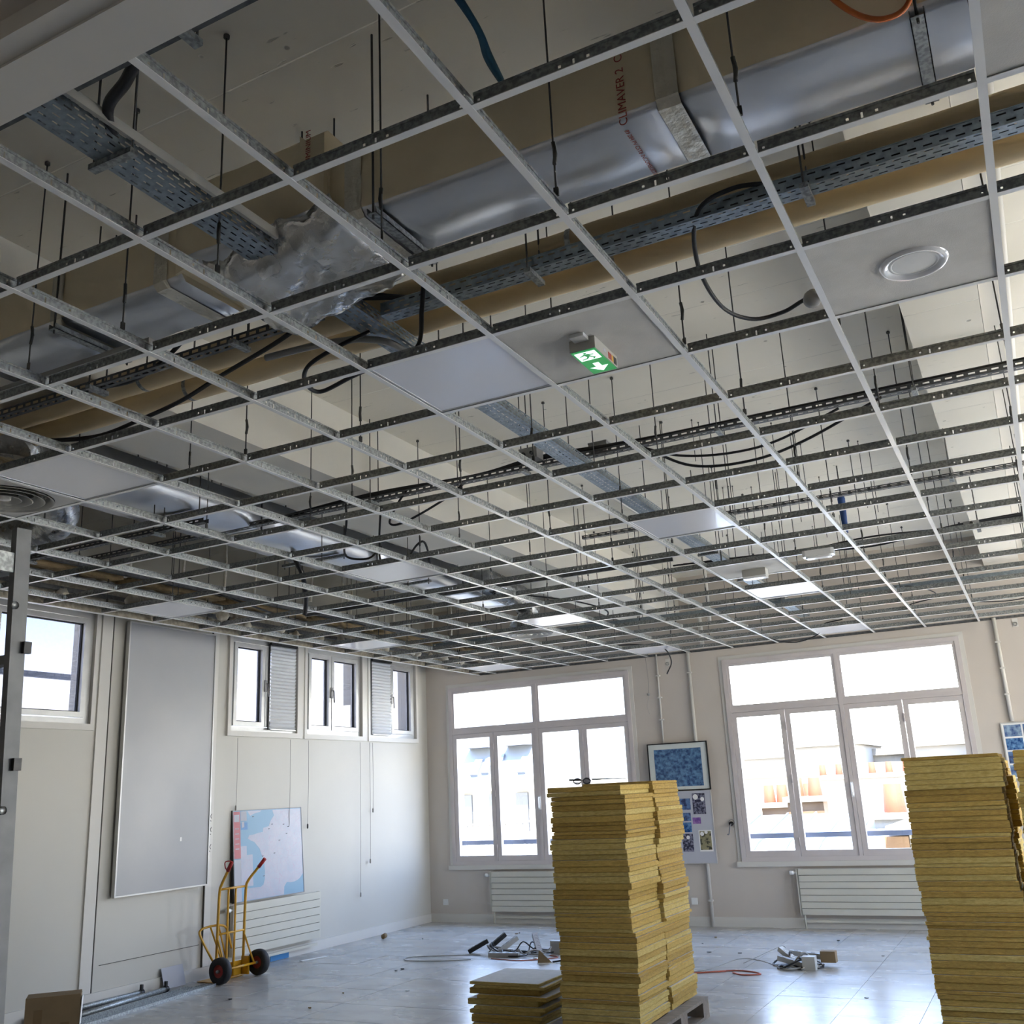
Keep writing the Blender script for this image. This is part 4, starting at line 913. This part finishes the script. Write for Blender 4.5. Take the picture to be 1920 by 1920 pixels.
for (x0, x1, z0, z1, m) in ((.20,.37,.60,.86,'print_dark'),(-.02,.17,.66,.80,'print_navy'),(.18,.29,.48,.56,'print_violet'),(.245,.42,.14,.40,'print_khaki'),(.06,.16,.52,.62,'print_navy'),(.02,.165,.14,.36,'print_dark'),(.04,.16,.38,.50,'print_blue'),(-.30,-.08,.50,.80,'print_dark'),(-.35,-.10,.15,.42,'print_navy')):
    MB().box(x0,-.0195,z0,x1,-.018,z1).build('print_sheet', 'paperw' if m == 'print_khaki' else m, t)
    if m == 'print_khaki': MB().box(x0+.012,-.0205,z0+.02,x1-.012,-.0195,z1-.012).build('print_sheet', m, t)
for (x, z, r) in ((.245,.815,.035),(.335,.785,.026),(.29,.355,.026),(.345,.375,.022),(.10,.315,.024)):
    MB().lathe([(.0001,0),(r,0)], 18, (x,-.0212,z), (0,-1,0)).build('speech_bubble', 'paperw', t)
t = thing('photo_frame', 'framed sheet of small blue photographs at the right edge of the far wall', 'picture', (2.15, FW-.002, 1.62))
b = MB(); b.box(-.32,-.022,0,.32,0,.012); b.box(-.32,-.022,.628,.32,0,.64); b.box(-.32,-.022,.012,-.308,0,.628); b.box(.308,-.022,.012,.32,0,.628); b.build('frame', 'alu', t)
MB().box(-.308,-.012,.012,.308,-.002,.628).build('mat', 'paperw', t)
for r in range(4):
    for c_ in range(3): MB().box(-.29+c_*.20,-.014,.03+r*.15,-.11+c_*.20,-.012,.16+r*.15).build('photo', ('print_sea', 'print_navy', 'print_blue')[(r+c_) % 3], t)
# conduits, sockets, crank on the far wall
def wall_pipe(label, x, z0, z1, d=.022):
    t = thing('wall_pipe', label, 'pipe', (x, FW-.02, z0), 0, 'painted pipes on the far wall')
    MB().tube([(0,0,0),(0,0,z1-z0)], d, 10).build('pipe', 'trimw', t)
    for k in range(3): MB().box(-.03,-.024,.3+k*(z1-z0-.6)/2,.03,.02,.32+k*(z1-z0-.6)/2).build('clip', 'trimw', t)
wall_pipe('white pipe passing behind the blue picture', -1.83, 0, H+.02); wall_pipe('white pipe near the right edge of the far wall', 1.96, 2.27, H+.02); wall_pipe('thin white pipe above the left corner of the blue picture', -2.28, 2.29, H+.02, .012)
def socket(label, x, z):
    t = thing('wall_socket', label, 'socket', (x, FW-.001, z), 0, 'white sockets low on the far wall')
    MB().box(-.04,-.012,-.04,.04,0,.04).build('plate', 'white', t); MB().lathe([(.026,0),(.022,-.006),(.0001,-.006)], 16, (0,-.0125,0), (0,-1,0)).build('well', 'greybox', t)
socket('white wall socket in the far left corner', -5.78, .27); socket('white wall socket right of the panel stack', -2.05, .30)
t = thing('crank_handle', 'dark crank handle on the wall left of the right window', 'crank', (-1.47, FW-.001, 1.23))
MB().lathe([(.03,0),(.03,.02),(.02,.03),(.0001,.03)], 14, (0,0,0), (0,-1,0)).build('hub', 'black', t); MB().tube(smooth_path([(0,-.03,0),(-.01,-.05,-.03),(-.03,-.05,-.12),(-.045,-.07,-.125)],4), .008, 7).build('arm', 'steel', t); MB().lathe([(.035,.02),(.04,.028),(.035,.036)], 16, (.01,0,.015), (0,-1,0)).build('ring', 'steel', t)
t = thing('dangling_switch', 'small dark pull switch dangling right of the left far window', 'switch', (-2.43, FW-.03, 2.95)); MB().lathe([(.0001,-.02),(.022,-.012),(.022,.012),(.0001,.02)], 10).build('body', 'greybox', t); MB().tube(smooth_path([(0,0,.02),(.01,0,.2),(-.005,0,.5)],4), .003, 5).build('wire', 'cord', t); MB().tube(smooth_path([(0,0,-.02),(-.03,-.01,-.15),(-.01,-.01,-.26)],4), .002, 5).build('wire', 'cord', t)
for k, (x, z) in enumerate(((-2.13, 3.36), (2.18, 3.40))):
    t = thing('ring_hook', ('small plate with a ring between the far windows', 'small plate with a ring at the top right of the far wall')[k], 'hook', (x, FW-.001, z)); MB().box(-.03,-.006,-.05,.03,0,.05).build('plate', 'trimw', t); MB().tube([(.02*math.cos(a), -.012, .02*math.sin(a)-.02) for a in [2*PI*q/14 for q in range(14)]], .004, 6, closed=True).build('ring', 'galv', t)
# ================================================================== STACKED INSULATION PANELS
def panel_mesh(th, seed, var):
    r = random.Random(seed); mb = MB(); n = 9; a = .298
    per = []
    for sd_ in range(4):
        for k in range(n):
            u = -1+2*k/n; j = r.uniform(-.0025, .0025)
            per.append(((u*a, -a+j), (a+j, u*a), (-u*a, a+j), (-a+j, -u*a))[sd_])
    N = len(per)
    for z, g in ((0, .007), (th*.14, 0), (th*.5, .0015), (th*.86, 0), (th, .007)):
        for (x, y) in per:
            s_ = 1-g/a + r.uniform(-.003, .003); mb.v.append((x*s_, y*s_, z))
    for l in range(4):
        for k in range(N): k2 = (k+1) % N; mb.face((l*N+k, l*N+k2, (l+1)*N+k2, (l+1)*N+k), 0)
    mb.face(tuple(range(N-1, -1, -1)), 1); mb.face(tuple(4*N+k for k in range(N)), 1)
    o = mb.build('mineral_wool_sheet', (var, 'fleece')); me = o.data; bpy.data.objects.remove(o); return me
PM = [(th, panel_mesh(th, 10*k+q, v)) for k, th in enumerate((.022, .030, .038, .044)) for q, v in enumerate(('woolside', 'woolside2', 'woolside3'))]
def stack(label, group, xc, yc, z0, z1, lean=(0,0), jit=.012, seed=1, blocks=None, cat='insulation panel'):
    r = random.Random(seed); z = z0; sx_, sy_ = 0, 0; k = 0
    while z < z1-.012:
        th, me = r.choice(PM)
        if z+th > z1+.012: th, me = PM[r.randrange(3)]
        if k % 9 == 8: sx_, sy_ = r.uniform(-.018,.018), r.uniform(-.014,.014)
        f = (z-z0)/(z1-z0)
        o = link('mineral_wool_sheet', me); o.location = (xc+lean[0]*f+sx_+r.uniform(-jit,jit), yc+lean[1]*f+sy_+r.uniform(-jit,jit), z); o.rotation_euler = (0, 0, r.uniform(-.012,.012))
        tag(o, label, cat, group); z += th+.0006; k += 1
    return z
stack('yellow mineral wool panel in the near column of the tall middle stack', 'near column of the middle panel stack', -.79, 5.33, .146, 1.765, (-.03, .02), seed=3)
stack('yellow mineral wool panel in the far column of the tall middle stack', 'far column of the middle panel stack', -.78, 5.955, .146, 1.772, (-.02, .0), seed=5)
stack('yellow mineral wool panel in the tall stack at the right edge', 'left column of the right panel stack', 1.70, 5.62, .12, 1.85, (-.02, .05), .008, seed=8)
stack('yellow mineral wool panel in the column cut by the right edge of the picture', 'right column of the right panel stack', 2.345, 5.62, .12, 1.84, (-.0, .05), .008, seed=9)
stack('yellow mineral wool panel in the hidden back column of the right stack', 'back column of the right panel stack', 1.71, 6.25, .12, 1.80, (0, 0), .006, seed=12)
# low stack
rr = random.Random(4); z = .001; xs_ = (.0,.01,-.01,.0,-.03,.02,-.045,.055,-.03,.02,-.01)
for k in range(11):
    th, me = PM[(k*5) % 12]; th, me = PM[rr.randrange(12)] if k < 9 else PM[1]
    o = link('mineral_wool_sheet', me); o.location = (-1.66+xs_[k], 5.56+rr.uniform(-.02,.02), z); o.rotation_euler = (0, 0, rr.uniform(-.03,.03)); z += th+.0006
    tag(o, 'pale-topped ceiling panel in the low loose pile left of the tall stack' if k < 10 else 'topmost panel of the low loose pile, grey upper face showing', 'insulation panel', 'low loose pile of panels' if k < 10 else None)
# pallets
def pallet(label, loc, rotz=0):
    t = thing('pallet', label, 'pallet', loc, rotz, 'wooden pallets under the panel stacks')
    for k in range(5): MB().box(-.40+k*.175, -.60, .122, -.40+k*.175+.10, .60, .144).build('deck_board', 'woodpal', t)
    for y in (-.6, -.0725, .455):
        MB().box(-.40, y, .10, .40, y+.145, .122).build('stringer', 'woodpal', t)
        for x in (-.40, -.0725, .255): MB().box(x, y, .022, x+.145, y+.145, .10).build('block', 'woodpal', t)
    for x in (-.40, -.05, .30): MB().box(x, -.6, 0, x+.10, .6, .022).build('base_board', 'woodpal', t)
pallet('grey wooden pallet under the tall middle stack', (-.79, 5.62, .001)); pallet('grey wooden pallet under the right stack', (1.88, 5.92, -.023+.024)) if False else None
pallet('wooden pallet hidden under the right stack', (1.75, 5.9, -.0235+.0245))
# glasses left on the stack
t = thing('safety_glasses', 'pair of clear safety glasses lying on top of the tall middle stack', 'glasses', (-.85, 5.10, 1.778), .45)
for sx_ in (-1, 1):
    MB().tube([(sx_*.035+.028*math.cos(a), 0, .018+.018*math.sin(a)) for a in [2*PI*k/16 for k in range(16)]], .0042, 6, closed=True).build('rim', 'black', t)
    MB().tube(smooth_path([(sx_*.063,0,.02),(sx_*.066,.06,.018),(sx_*.066,.12,.002)],4), .002, 6).build('temple', 'black', t)
    MB().lathe([(.0001,0),(.026,0)], 14, (sx_*.035,0,.018), (0,1,0)).build('lens', 'glass_l', t)
MB().tube([(-.009,0,.022),(.009,0,.022)], .002, 6).build('bridge', 'black', t)
# ================================================================== HAND TRUCK
t = thing('hand_truck', 'yellow hand truck with red grips and black tyres standing by the left wall', 'hand truck', (-5.60, 6.66, 0))
hw = .20
for sy_ in (-1, 1):
    y = sy_*hw
    MB().tube(smooth_path([(-.10,y,.03),(-.095,y,.5),(-.085,y,.86),(-.06,y,.95),(.02,y*1.12,1.05),(.055,y*1.18,1.09)],6), .0145, 10).build('upright', 'yellow', t)
    MB().tube([(.055,y*1.18,1.09),(.125,y*1.28,1.175)], .020, 10).build('grip', 'redgrip', t)
    if sy_ < 0: MB().tube(smooth_path([(.055,y*1.18,1.095),(.05,y*1.18-.03,1.12),(.075,y*1.28-.045,1.18),(.12,y*1.28-.02,1.19),(.125,y*1.28,1.178)],4), .006, 6).build('hand_guard', 'redgrip', t)
    MB().tube([(-.095,y,.42),(.04,y*1.05,.14)], .010, 8).build('brace', 'yellow', t)
    MB().box(-.115,y-.012,.02,-.02,y+.012,.20).build('side_plate', 'yellow', t)
    # wheel
    w_ = bpy.data.objects.new('wheel', None); COL.objects.link(w_); w_.parent = t; w_.location = (.04, sy_*.285, .13)
    MB().lathe([(.062,-.03),(.085,-.042),(.112,-.044),(.127,-.030),(.130,0),(.127,.030),(.112,.044),(.085,.042),(.062,.03)], 30, (0,0,0), (0,1,0)).build('tyre', 'tyre', w_)
    MB().lathe([(.0001,-.014),(.03,-.022),(.045,-.012),(.066,-.028)], 24, (0,0,0), (0,1,0)).lathe([(.0001,.014),(.03,.022),(.045,.012),(.066,.028)], 24, (0,0,0), (0,1,0)).build('rim', 'redrim', w_)
    MB().lathe([(.0001,-.052),(.014,-.052),(.016,-.03),(.016,.03),(.014,.052),(.0001,.052)], 12, (0,0,0), (0,1,0)).build('hub', 'galv', w_)
MB().tube([(.04,-.25,.13),(.04,.25,.13)], .012, 8).build('axle', 'yellow', t)
MB().tube([(-.09,-hw,.90),(-.09,hw,.90)], .012, 8).build('crossbar', 'yellow', t); MB().tube([(-.095,-hw,.46),(-.095,hw,.46)], .011, 8).build('crossbar', 'yellow', t)
for y in (-.06, .05): MB().tube(smooth_path([(-.095,y,.03),(-.092,y,.6),(-.09,y,.90)],3), .012, 8).build('centre_bar', 'yellow', t)
MB().box(-.125,-hw-.02,.02,-.115,hw+.02,.16).build('back_plate', 'yellow', t)
MB().box(-.33,-hw-.03,.004,-.115,hw+.03,.010).build('toe_plate', 'yellow', t)
# folded carrier grid at the near side
g = [(-.11,-.20,.16),(-.16,-.36,.44),(-.17,-.37,.52),(-.15,-.28,.545),(-.12,-.14,.545),(-.10,-.06,.50),(-.10,.02,.30)]
MB().tube(smooth_path(g,5), .012, 8).build('folding_carrier', 'yellow', t)
for u in (.12, .24): MB().tube([(-.15,-.37+u,.545-.0),(-.105,-.20+u*.6,.22)], .009, 8).build('carrier_bar', 'yellow', t)
# ================================================================== LADDER
t = thing('ladder', 'aluminium folding ladder cut by the left edge of the picture', 'ladder', (-.62, .05, 0), world=True)
def rail(x, y0, y1, z1): MB().bar((x, y0, 0.03), (x, y1, z1), .024, .050, up=(0,1,0)).build('rail', 'ladderalu', t)
for x in (-.415, -.84): rail(x, .07, -.02, 2.58); rail(x, -1.10, -.16, 2.55)
for k in range(9):
    z = .20+k*.283
    for ya, yb, zz in ((.07,-.02,2.58), (-1.10,-.16,2.55)):
        y = ya+(yb-ya)*(z-.03)/(zz-.03); MB().obox((-.6275, y, z), (.2115,0,0), (0,.022,0), (0,0,.014)).build('rung', 'ladderalu', t)
for z in (2.20, 1.86, 1.06): MB().box(-.404, .005, z, -.390, .03, z+.035).build('clip', 'black', t)
for x in (-.415, -.84):
    MB().box(x-.008,-.17,2.44,x+.008,.01,2.50).build('hinge', 'galv', t)
    for y in (.07, -1.10): MB().box(x-.022,y-.045,0,x+.022,y+.045,.05).build('rubber_foot', 'rubber', t)
for z in (2.34, 1.75, 1.3): MB().lathe([(.0001,.0),(.012,.0),(.012,.004)], 12, (-.4005, .06-.09*(z/2.58)-.01, z), (1,0,0)).build('rivet', 'galv', t)
# ================================================================== CARTON, PAPER, RAILS AT THE LEFT WALL
t = thing('cardboard_box', 'brown cardboard box with tape at the bottom left corner', 'box', (-4.70, 3.70, 0), .80)
MB().box(-.19,-.07,0,.19,.07,.425).build('carton', 'cardboard', t)
MB().obox((0,.0,.428),(.188,0,0),(0,.072,.004),(0,-.0002,.0025)).build('flap', 'cardboard', t); MB().obox((.196,0,.30),(.004,0,.10),(0,.066,0),(.0015,0,-.0005)).build('flap', 'paperw', t)
for x in (-.10, .09): MB().box(x-.03,-.0712,0,x+.03,-.07,.24 if x > 0 else .34).build('tape_strip', 'tape', t)
o = MB().obox((LW+.055, 6.16, .10), (.001,0,0), (0,.145,0), (.03,0,-.097)).build('paper_sheet', 'paper'); tag(o, 'white sheet of paper leaning against the left wall base', 'paper')
def pole(label, p, q, r, m='galv'):
    t = thing('metal_tube', label, 'tube', p, 0, 'metal tubes and rails on the floor by the left wall', world=True)
    MB().tube([p, q], r, 12).build('tube', m, t)
    P, Q = Vector(p), Vector(q)
    for f in (.12, .98):
        c_ = P+(Q-P)*f; MB().lathe([(r*1.25,-.02),(r*1.25,.02)], 12, tuple(c_), tuple(Q-P)).build('collar', 'black', t); MB().box(c_.x-.015, c_.y-.01, c_.z+r, c_.x+.015, c_.y+.01, c_.z+r+.05).build('clamp_knob', 'black', t)
pole('chrome tube nearest the left wall on the floor', (-5.97, 4.45, .028), (-5.96, 5.75, .028), .024); pole('chrome tube with dark clamps, second from the left wall', (-5.60, 4.30, .03), (-5.84, 5.95, .03), .024)
for k, (p, q) in enumerate((((-5.45, 4.1, .012), (-5.70, 6.10, .012)), ((-5.36, 4.1, .010), (-5.64, 6.25, .010)), ((-5.27, 4.1, .010), (-5.57, 6.30, .010)))):
    b = MB(); P, Q = Vector(p), Vector(q); s_ = (Q-P).normalized().cross(Vector((0,0,1)))
    b.bar(p, q, .05, .004); b.bar(tuple(P+s_*.024+Vector((0,0,.014))), tuple(Q+s_*.024+Vector((0,0,.014))), .003, .028); b.bar(tuple(P-s_*.024+Vector((0,0,.014))), tuple(Q-s_*.024+Vector((0,0,.014))), .003, .028)
    o = b.build('metal_rail', 'galv'); o.location.z = -.008
    tag(o, ('flat metal channel on the floor next to the chrome tubes', 'flat metal channel, middle one of three on the floor', 'flat metal channel farthest from the left wall')[k], 'rail', 'metal tubes and rails on the floor by the left wall')
# ================================================================== CLUTTER ON THE FLOOR
def strip(label, loc, rz, L=.34, tilt=0, m='greybox'):
    t = thing('power_strip', label, 'power strip', loc, rz, 'power strips dumped on the floor'); t.rotation_euler = (0, tilt, rz)
    MB().box(-L/2,-.03,0,L/2,.03,.045).build('body', m, t)
    for k in range(4): MB().lathe([(.02,.001),(.017,-.008),(.0001,-.008)], 12, (-L/2+.06+k*(L-.12)/3,0,.0455), (0,0,1)).build('outlet', 'black', t)
strip('dark power strip at the left end of the far cable heap', (-3.86, 8.72, .05), .5, .25, -.45, 'black'); strip('second dark power strip leaning in the far cable heap', (-3.72, 8.92, .08), .7, .25, -.6, 'black'); strip('grey power strip in the middle of the far cable heap', (-3.50, 8.72, .06), .9, .32, -.5)
strip('pale power strip with red switches right in the far cable heap', (-3.16, 8.80, .09), -.9, .28, .6, 'paper'); strip('grey power strip lying low in the far cable heap', (-3.42, 8.50, .001), .1, .36, 0)
tag(MB().box(-.12,-.05,0,.12,.05,.13).build('grey_box', 'greybox', None, (-2.88, 8.86, .001)), 'small grey box at the right end of the far cable heap', 'box')
r5 = random.Random(21)
for k in range(7):
    x, y = -3.4+r5.uniform(-.3,.3), 8.72+r5.uniform(-.15,.15); a0 = r5.uniform(0,6); pts = []
    for q in range(9):
        a = a0+q*.75; rad = .13+.06*r5.random(); pts.append((x+rad*math.cos(a), y+rad*.7*math.sin(a), .012+.10*max(0, math.sin(q*.9+k))*r5.random()+.01*k*.3))
    cable('tangled_cable', 'dark cable tangled in the heap by the far left radiator', pts, .008, 'blackcable' if k % 3 else 'greycable', group='cables of the far left heap', n=5)
cable('floor_cable', 'grey cable trailing left from the far cable heap', [(-3.75,8.55,.006),(-4.1,8.45,.006),(-4.5,8.25,.006),(-4.4,8.05,.006),(-4.0,8.1,.006),(-3.7,8.25,.006)], .005, 'greycable')
cable('floor_cable', 'pinkish cable curled under the far cable heap', [(-3.5,8.35,.005),(-3.1,8.3,.005),(-2.8,8.55,.005),(-2.95,8.68,.005)], .005, 'redcable')
t = thing('broken_cover', 'bent white cover plate with wires in front of the far heap', 'plate', (-2.86, 8.20, .0), .3)
MB().prism([(0,0),(.16,0),(.02,.13)], (0,0,0), (1,0,0), (0,0,1), (0,1,0), .004).build('plate', 'cardboard', t); MB().box(0,-.05,0,.2,.004,.004).build('flange', 'paperw', t); MB().tube(smooth_path([(.16,0,.01),(.3,.02,.02),(.42,-.02,.008),(.55,.02,.012)],4), .01, 6).build('wire', 'black', t)
# right heap
strip('grey power strip on top of the right cable heap', (-.12, 8.62, .07), .1, .36, .12); strip('pale power strip with a red switch in the right cable heap', (-.27, 8.50, .06), -.5, .30, .5, 'lampgrey'); strip('grey power strip leaning low in the right cable heap', (-.20, 8.40, .03), -.2, .36, .2)
tag(MB().box(-.06,-.05,0,.06,.05,.12).build('grey_box', 'lampgrey', None, (-.06, 8.36, .001)), 'small grey box in front of the right cable heap', 'box')
tag(MB().box(-.07,-.05,0,.07,.05,.10).build('small_carton', 'cardboard', None, (.08, 8.58, .04)), 'small brown carton on the right cable heap', 'box')
for k in range(7):
    x, y = -.18+r5.uniform(-.15,.12), 8.5+r5.uniform(-.12,.12); a0 = r5.uniform(0,6); pts = []
    for q in range(9):
        a = a0+q*.8; rad = .12+.08*r5.random(); pts.append((x+rad*math.cos(a), y+rad*.8*math.sin(a), .012+.14*max(0, math.sin(q*.8+k))*r5.random()))
    cable('tangled_cable', 'dark cable tangled in the heap below the right window', pts, .009, 'blackcable' if k % 2 else 'greycable', group='cables of the right heap', n=5)
cable('floor_cable', 'red cable running along the floor to the right heap', [(-1.6,7.85,.006),(-1.1,7.95,.006),(-.75,8.15,.006),(-.55,8.12,.006),(-.45,8.02,.006),(-.6,7.95,.006),(-.72,8.05,.006)], .007, 'redcable')
cable('floor_cable', 'second red cable beside the one running to the right heap', [(-1.6,7.78,.006),(-1.15,7.92,.006),(-.8,8.10,.006)], .007, 'redcable')
cable('floor_cable', 'thin dark cable arching over the floor to the right heap', [(-1.6,7.95,.006),(-1.05,8.05,.006),(-.8,8.5,.05),(-.6,8.55,.04),(-.35,8.35,.02)], .005, 'greycable')
cable('floor_cable', 'thin dark cable rising to a point behind the right heap', [(-.75,8.55,.01),(-.55,8.95,.08),(-.45,9.05,.10),(-.40,8.9,.02),(-.3,8.62,.06)], .004, 'greycable')
r6 = random.Random(11)
for k in range(30):
    x, y = r6.uniform(-5.6, 1.3), r6.uniform(5.6, 10.6)
    if -2.1 < x < -.2 and y < 6.6: continue
    s_ = r6.uniform(.012, .035); mb = MB(); mb.prism([(s_*math.cos(a)*r6.uniform(.5,1), s_*.6*math.sin(a)*r6.uniform(.5,1)) for a in [2*PI*q/6 for q in range(6)]], (0,0,0), (1,0,0), (0,1,0), (0,0,1), r6.uniform(.004,.012))
    o = mb.build('floor_scrap', r6.choice(('black', 'cardboard', 'rubber', 'greybox', 'paperw'))); o.location = (x, y, .0015)
    tag(o, 'small scrap of debris lying on the tiled floor', 'scrap', 'scraps scattered on the floor')
tag(MB().obox((-5.62, 7.95, .006), (.05,.17,0), (.03,-.01,0), (0,0,.003)).build('paper_strip', 'paperw'), 'white paper strip on the floor before the left radiator', 'paper')
tag(MB().lathe([(.0001,-.03),(.03,-.03),(.03,.03),(.0001,.03)], 10, (-5.75, 9.55, .032), (0,1,.2)).build('small_roll', 'cardboard'), 'small brown roll at the foot of the left wall near the corner', 'roll')
# ================================================================== OUTSIDE
def block(name, label, x0, x1, y0, y1, z0, z1, m, wins=None, roof=None, group=None, cat='building'):
    t = thing(name, label, cat, ((x0+x1)/2, y0, z0), 0, group, world=True)
    MB().box(x0, y0, z0, x1, y1, z1).build('walls', m, t)
    for (a, b, c_, d, mm) in (wins or []):
        o = MB().box(a, y0-.06, c_, b, y0+.02, d).build('window_unit', mm, t)
    if roof: MB().box(x0-.3, y0-.3, z1, x1+.3, y1+.3, z1+roof).build('cornice', 'stone2', t)
    return t
# mansard house seen through the left window
t = thing('mansard_house', 'pale town house with steep roof and roof lights outside the left far window', 'building', (-14, 28, -14), world=True)
MB().box(-19, 28, -14, -11.6, 36, 2.0).build('walls', 'stone', t); MB().box(-19, 27.75, 1.85, -11.4, 28, 2.15).build('cornice', 'stone2', t)
MB().prism([(28, 2.1), (31.5, 6.2), (36, 6.4), (36, 2.1)], (-19,0,0), (0,1,0), (0,0,1), (1,0,0), 7.5).build('roof', 'zinc', t)
def on_roof(x, z): return (x, 28+(z-2.1)*3.5/4.1, z)
for (x, z) in ((-15.0, 2.6), (-14.6, 2.65), (-14.2, 2.75), (-13.2, 2.6), (-12.6, 2.7)):
    p = Vector(on_roof(x, z)); n_ = Vector((0,-4.1,3.5)).normalized(); u_ = Vector((0,3.5,4.1)).normalized()
    MB().obox(tuple(p+n_*.05), (.14,0,0), tuple(u_*.33), tuple(n_*.05)).build('roof_light', 'winpane2', t)
for x in (-15.1, -13.6):
    p = Vector(on_roof(x, 3.3)); MB().prism([(-.5,0),(.5,0),(0,1.3)], tuple(p+Vector((0,-.6,0))), (1,0,0), (0,0,1), (0,1,0), 1.5).build('dormer', 'slate', t)
for x in (-15.2,-14.1,-13.1,-12.4): MB().box(x-.22, 27.94, .55, x+.22, 28.02, 1.75).build('window_unit', 'winpane', t)
MB().box(-13.0, 27.6, .3, -11.6, 28, .4).build('balcony_slab', 'brickc', t)
for k in range(9): MB().lathe([(.10,0),(.09,.5)], 8, (-15.4+k*.28, 33, 6.4)).build('chimney_pot', 'terracotta', t)
# terrace railing outside the left window
t = thing('terrace_railing', 'dark vertical bar railing just outside the left far window', 'railing', (-6.2, 14, .2), world=True)
MB().bar((-7.6, 14, 1.22), (-3.6, 14, 1.32), .05, .03).build('top_rail', 'stone2', t); MB().bar((-7.6, 14, -.1), (-3.6, 14, -.1), .04, .03).build('bottom_rail', 'stone2', t)
me = None
for k in range(36):
    if me is None: o = MB().box(-.02,-.012,-.1,.02,.012,1.2).build('bar', 'stone2', t); me = o.data
    else: o = link('bar', me, t)
    o.location = Vector((-7.5+k*.11, 14, .003*k))-Vector(WORLDP[t.name])
tag(MB().box(-7.55, 13.0, -12, -7.15, 13.3, 6).build('outer_pier', 'zinc'), 'pale blue pier of the neighbouring wall beside the left far window', 'pier')
# zinc roof below the right window
t = thing('zinc_roof', 'low zinc roof with standing seams outside the right far window', 'roof', (-1.5, 16, -4), world=True)
MB().prism([(15.0,-.55),(18.6,.55),(21.5,1.0),(21.5,-3),(15.0,-3)], (-6.5,0,0), (0,1,0), (0,0,1), (1,0,0), 6.6).build('roof_sheet', 'zinc', t)
for k in range(11):
    x = -6.2+k*.62; MB().bar((x,15.0,-.53),(x,18.6,.57), .03, .05).build('seam', 'slate', t); MB().bar((x,18.6,.57),(x,21.5,1.02), .03, .05).build('seam', 'slate', t)
MB().lathe([(.14,0),(.13,.06),(.07,.13),(.0001,.15)], 14, (-2.6,17.0,.06)).build('roof_vent', 'slate', t)
block('neighbour_wall', 'sunlit rendered wall end with brick edge right of the zinc roof', .12, 5.5, 15.5, 17.6, -8, .85, 'stone', None, .12)
tag(MB().box(-.25, 15.45, -8, .11, 15.8, .80).build('brick_pier', 'brickc'), 'tan brick pier at the end of the neighbouring wall', 'pier')
def chimney(label, x, y, z0, w_, h_, n, pr, ph, m='brickc', d=.5):
    t = thing('chimney_stack', label, 'chimney', (x, y, z0), 0, 'chimney stacks on the roofs outside')
    MB().box(-w_/2,-d/2,0,w_/2,d/2,h_).build('shaft', m, t); MB().box(-w_/2-.08,-d/2-.08,h_,w_/2+.08,d/2+.08,h_+.12).build('cap', 'stone', t)
    for k in range(n):
        MB().lathe([(pr,0),(pr*.8,ph),(pr*.65,ph),(pr*.65,ph*.7)], 12, (-w_/2+(k+.5)*w_/n, 0, h_+.12)).build('pot', 'terracotta', t)
chimney('wide chimney stack with three tall pots at the left of the right window', -5.05, 22.5, -.2, .9, 1.15, 3, .14, .45)
chimney('chimney stack with a row of four red pots in the first pane', -3.6, 24, -.2, 1.3, 1.3, 4, .15, .42)
chimney('chimney stack with two red pots in the second pane', -2.75, 22, 0, .8, 1.25, 2, .16, .40)
chimney('long low chimney wall with six small pots in the second pane', -2.2, 27, 0, 2.6, 1.7, 6, .10, .28, 'stone')
chimney('chimney stack with one fat red pot in the third pane', -.62, 20, -.1, .8, 1.0, 1, .22, .55, 'stone')
chimney('chimney stack with two orange pots beside the panel stack', .02, 21, -.1, 1.0, 1.1, 2, .18, .50, 'stone')
chimney('tall orange pot chimney nearest the right panel stack', .62, 19, -.2, .6, 1.1, 1, .18, .55, 'brickc')
r8 = random.Random(5)
def city(label, xc, y, w_, zt, m, nx, nz, roof=.4):
    h_ = 3.2; wins = []
    for a in range(nx):
        for b in range(nz):
            u = xc-w_/2+(a+.5)*w_/nx; v = zt-.9-b*1.5*y/80; s_ = w_/nx*.24
            wins.append((u-s_, u+s_, v-.5*y/80, v, 'winpane2'))
    return block('city_block', label, xc-w_/2, xc+w_/2, y, y+10, -15, zt, m, wins, roof, 'distant city blocks outside')
city('distant pale block with rows of windows in the first pane', -19.5, 78, 5, 2.9, 'stone', 5, 4)
city('distant office block with dense window rows behind the first mullion', -14.6, 70, 4.5, 3.3, 'stone2', 9, 6)
city('distant tall pale block behind the second pane', -9.6, 60, 4.2, 3.6, 'stone', 4, 3)
city('distant long block behind the third pane', -6.6, 66, 5, 3.0, 'stone', 6, 3)
city('distant block with a flat roof behind the fourth pane', -2.9, 62, 4, 3.3, 'stone2', 4, 3)
city('nearer pale block low behind the chimneys', -6.5, 44, 7, 1.9, 'stone', 8, 2)
city('nearer block at the left edge of the right window', -10.6, 46, 4, 1.8, 'stone2', 4, 2)
city('distant block low in the last pane of the left window', -27.5, 82, 6, 2.2, 'stone', 4, 2)
city('distant block with a red roof at the far right', 1.2, 60, 4, 3.6, 'stone', 4, 3)
city('pale apartment house in the third pane of the left window', -14.4, 44, 3.0, 4.6, 'stone', 3, 5)
t = thing('church_tower', 'small domed tower on the skyline in the left far window', 'tower', (-23.2, 70, -10)); MB().box(-.6,-.6,0,.6,.6,12.6).build('shaft', 'stone', t); MB().lathe([(.7,12.6),(.65,13.1),(.35,13.6),(.1,13.8),(.08,14.6)], 12).build('dome', 'slate', t)
struct(MB().box(-220, 12, -9, 220, 400, -8).build('ground_outside', 'ground_bounce'), 'ground far below outside', 'ground')
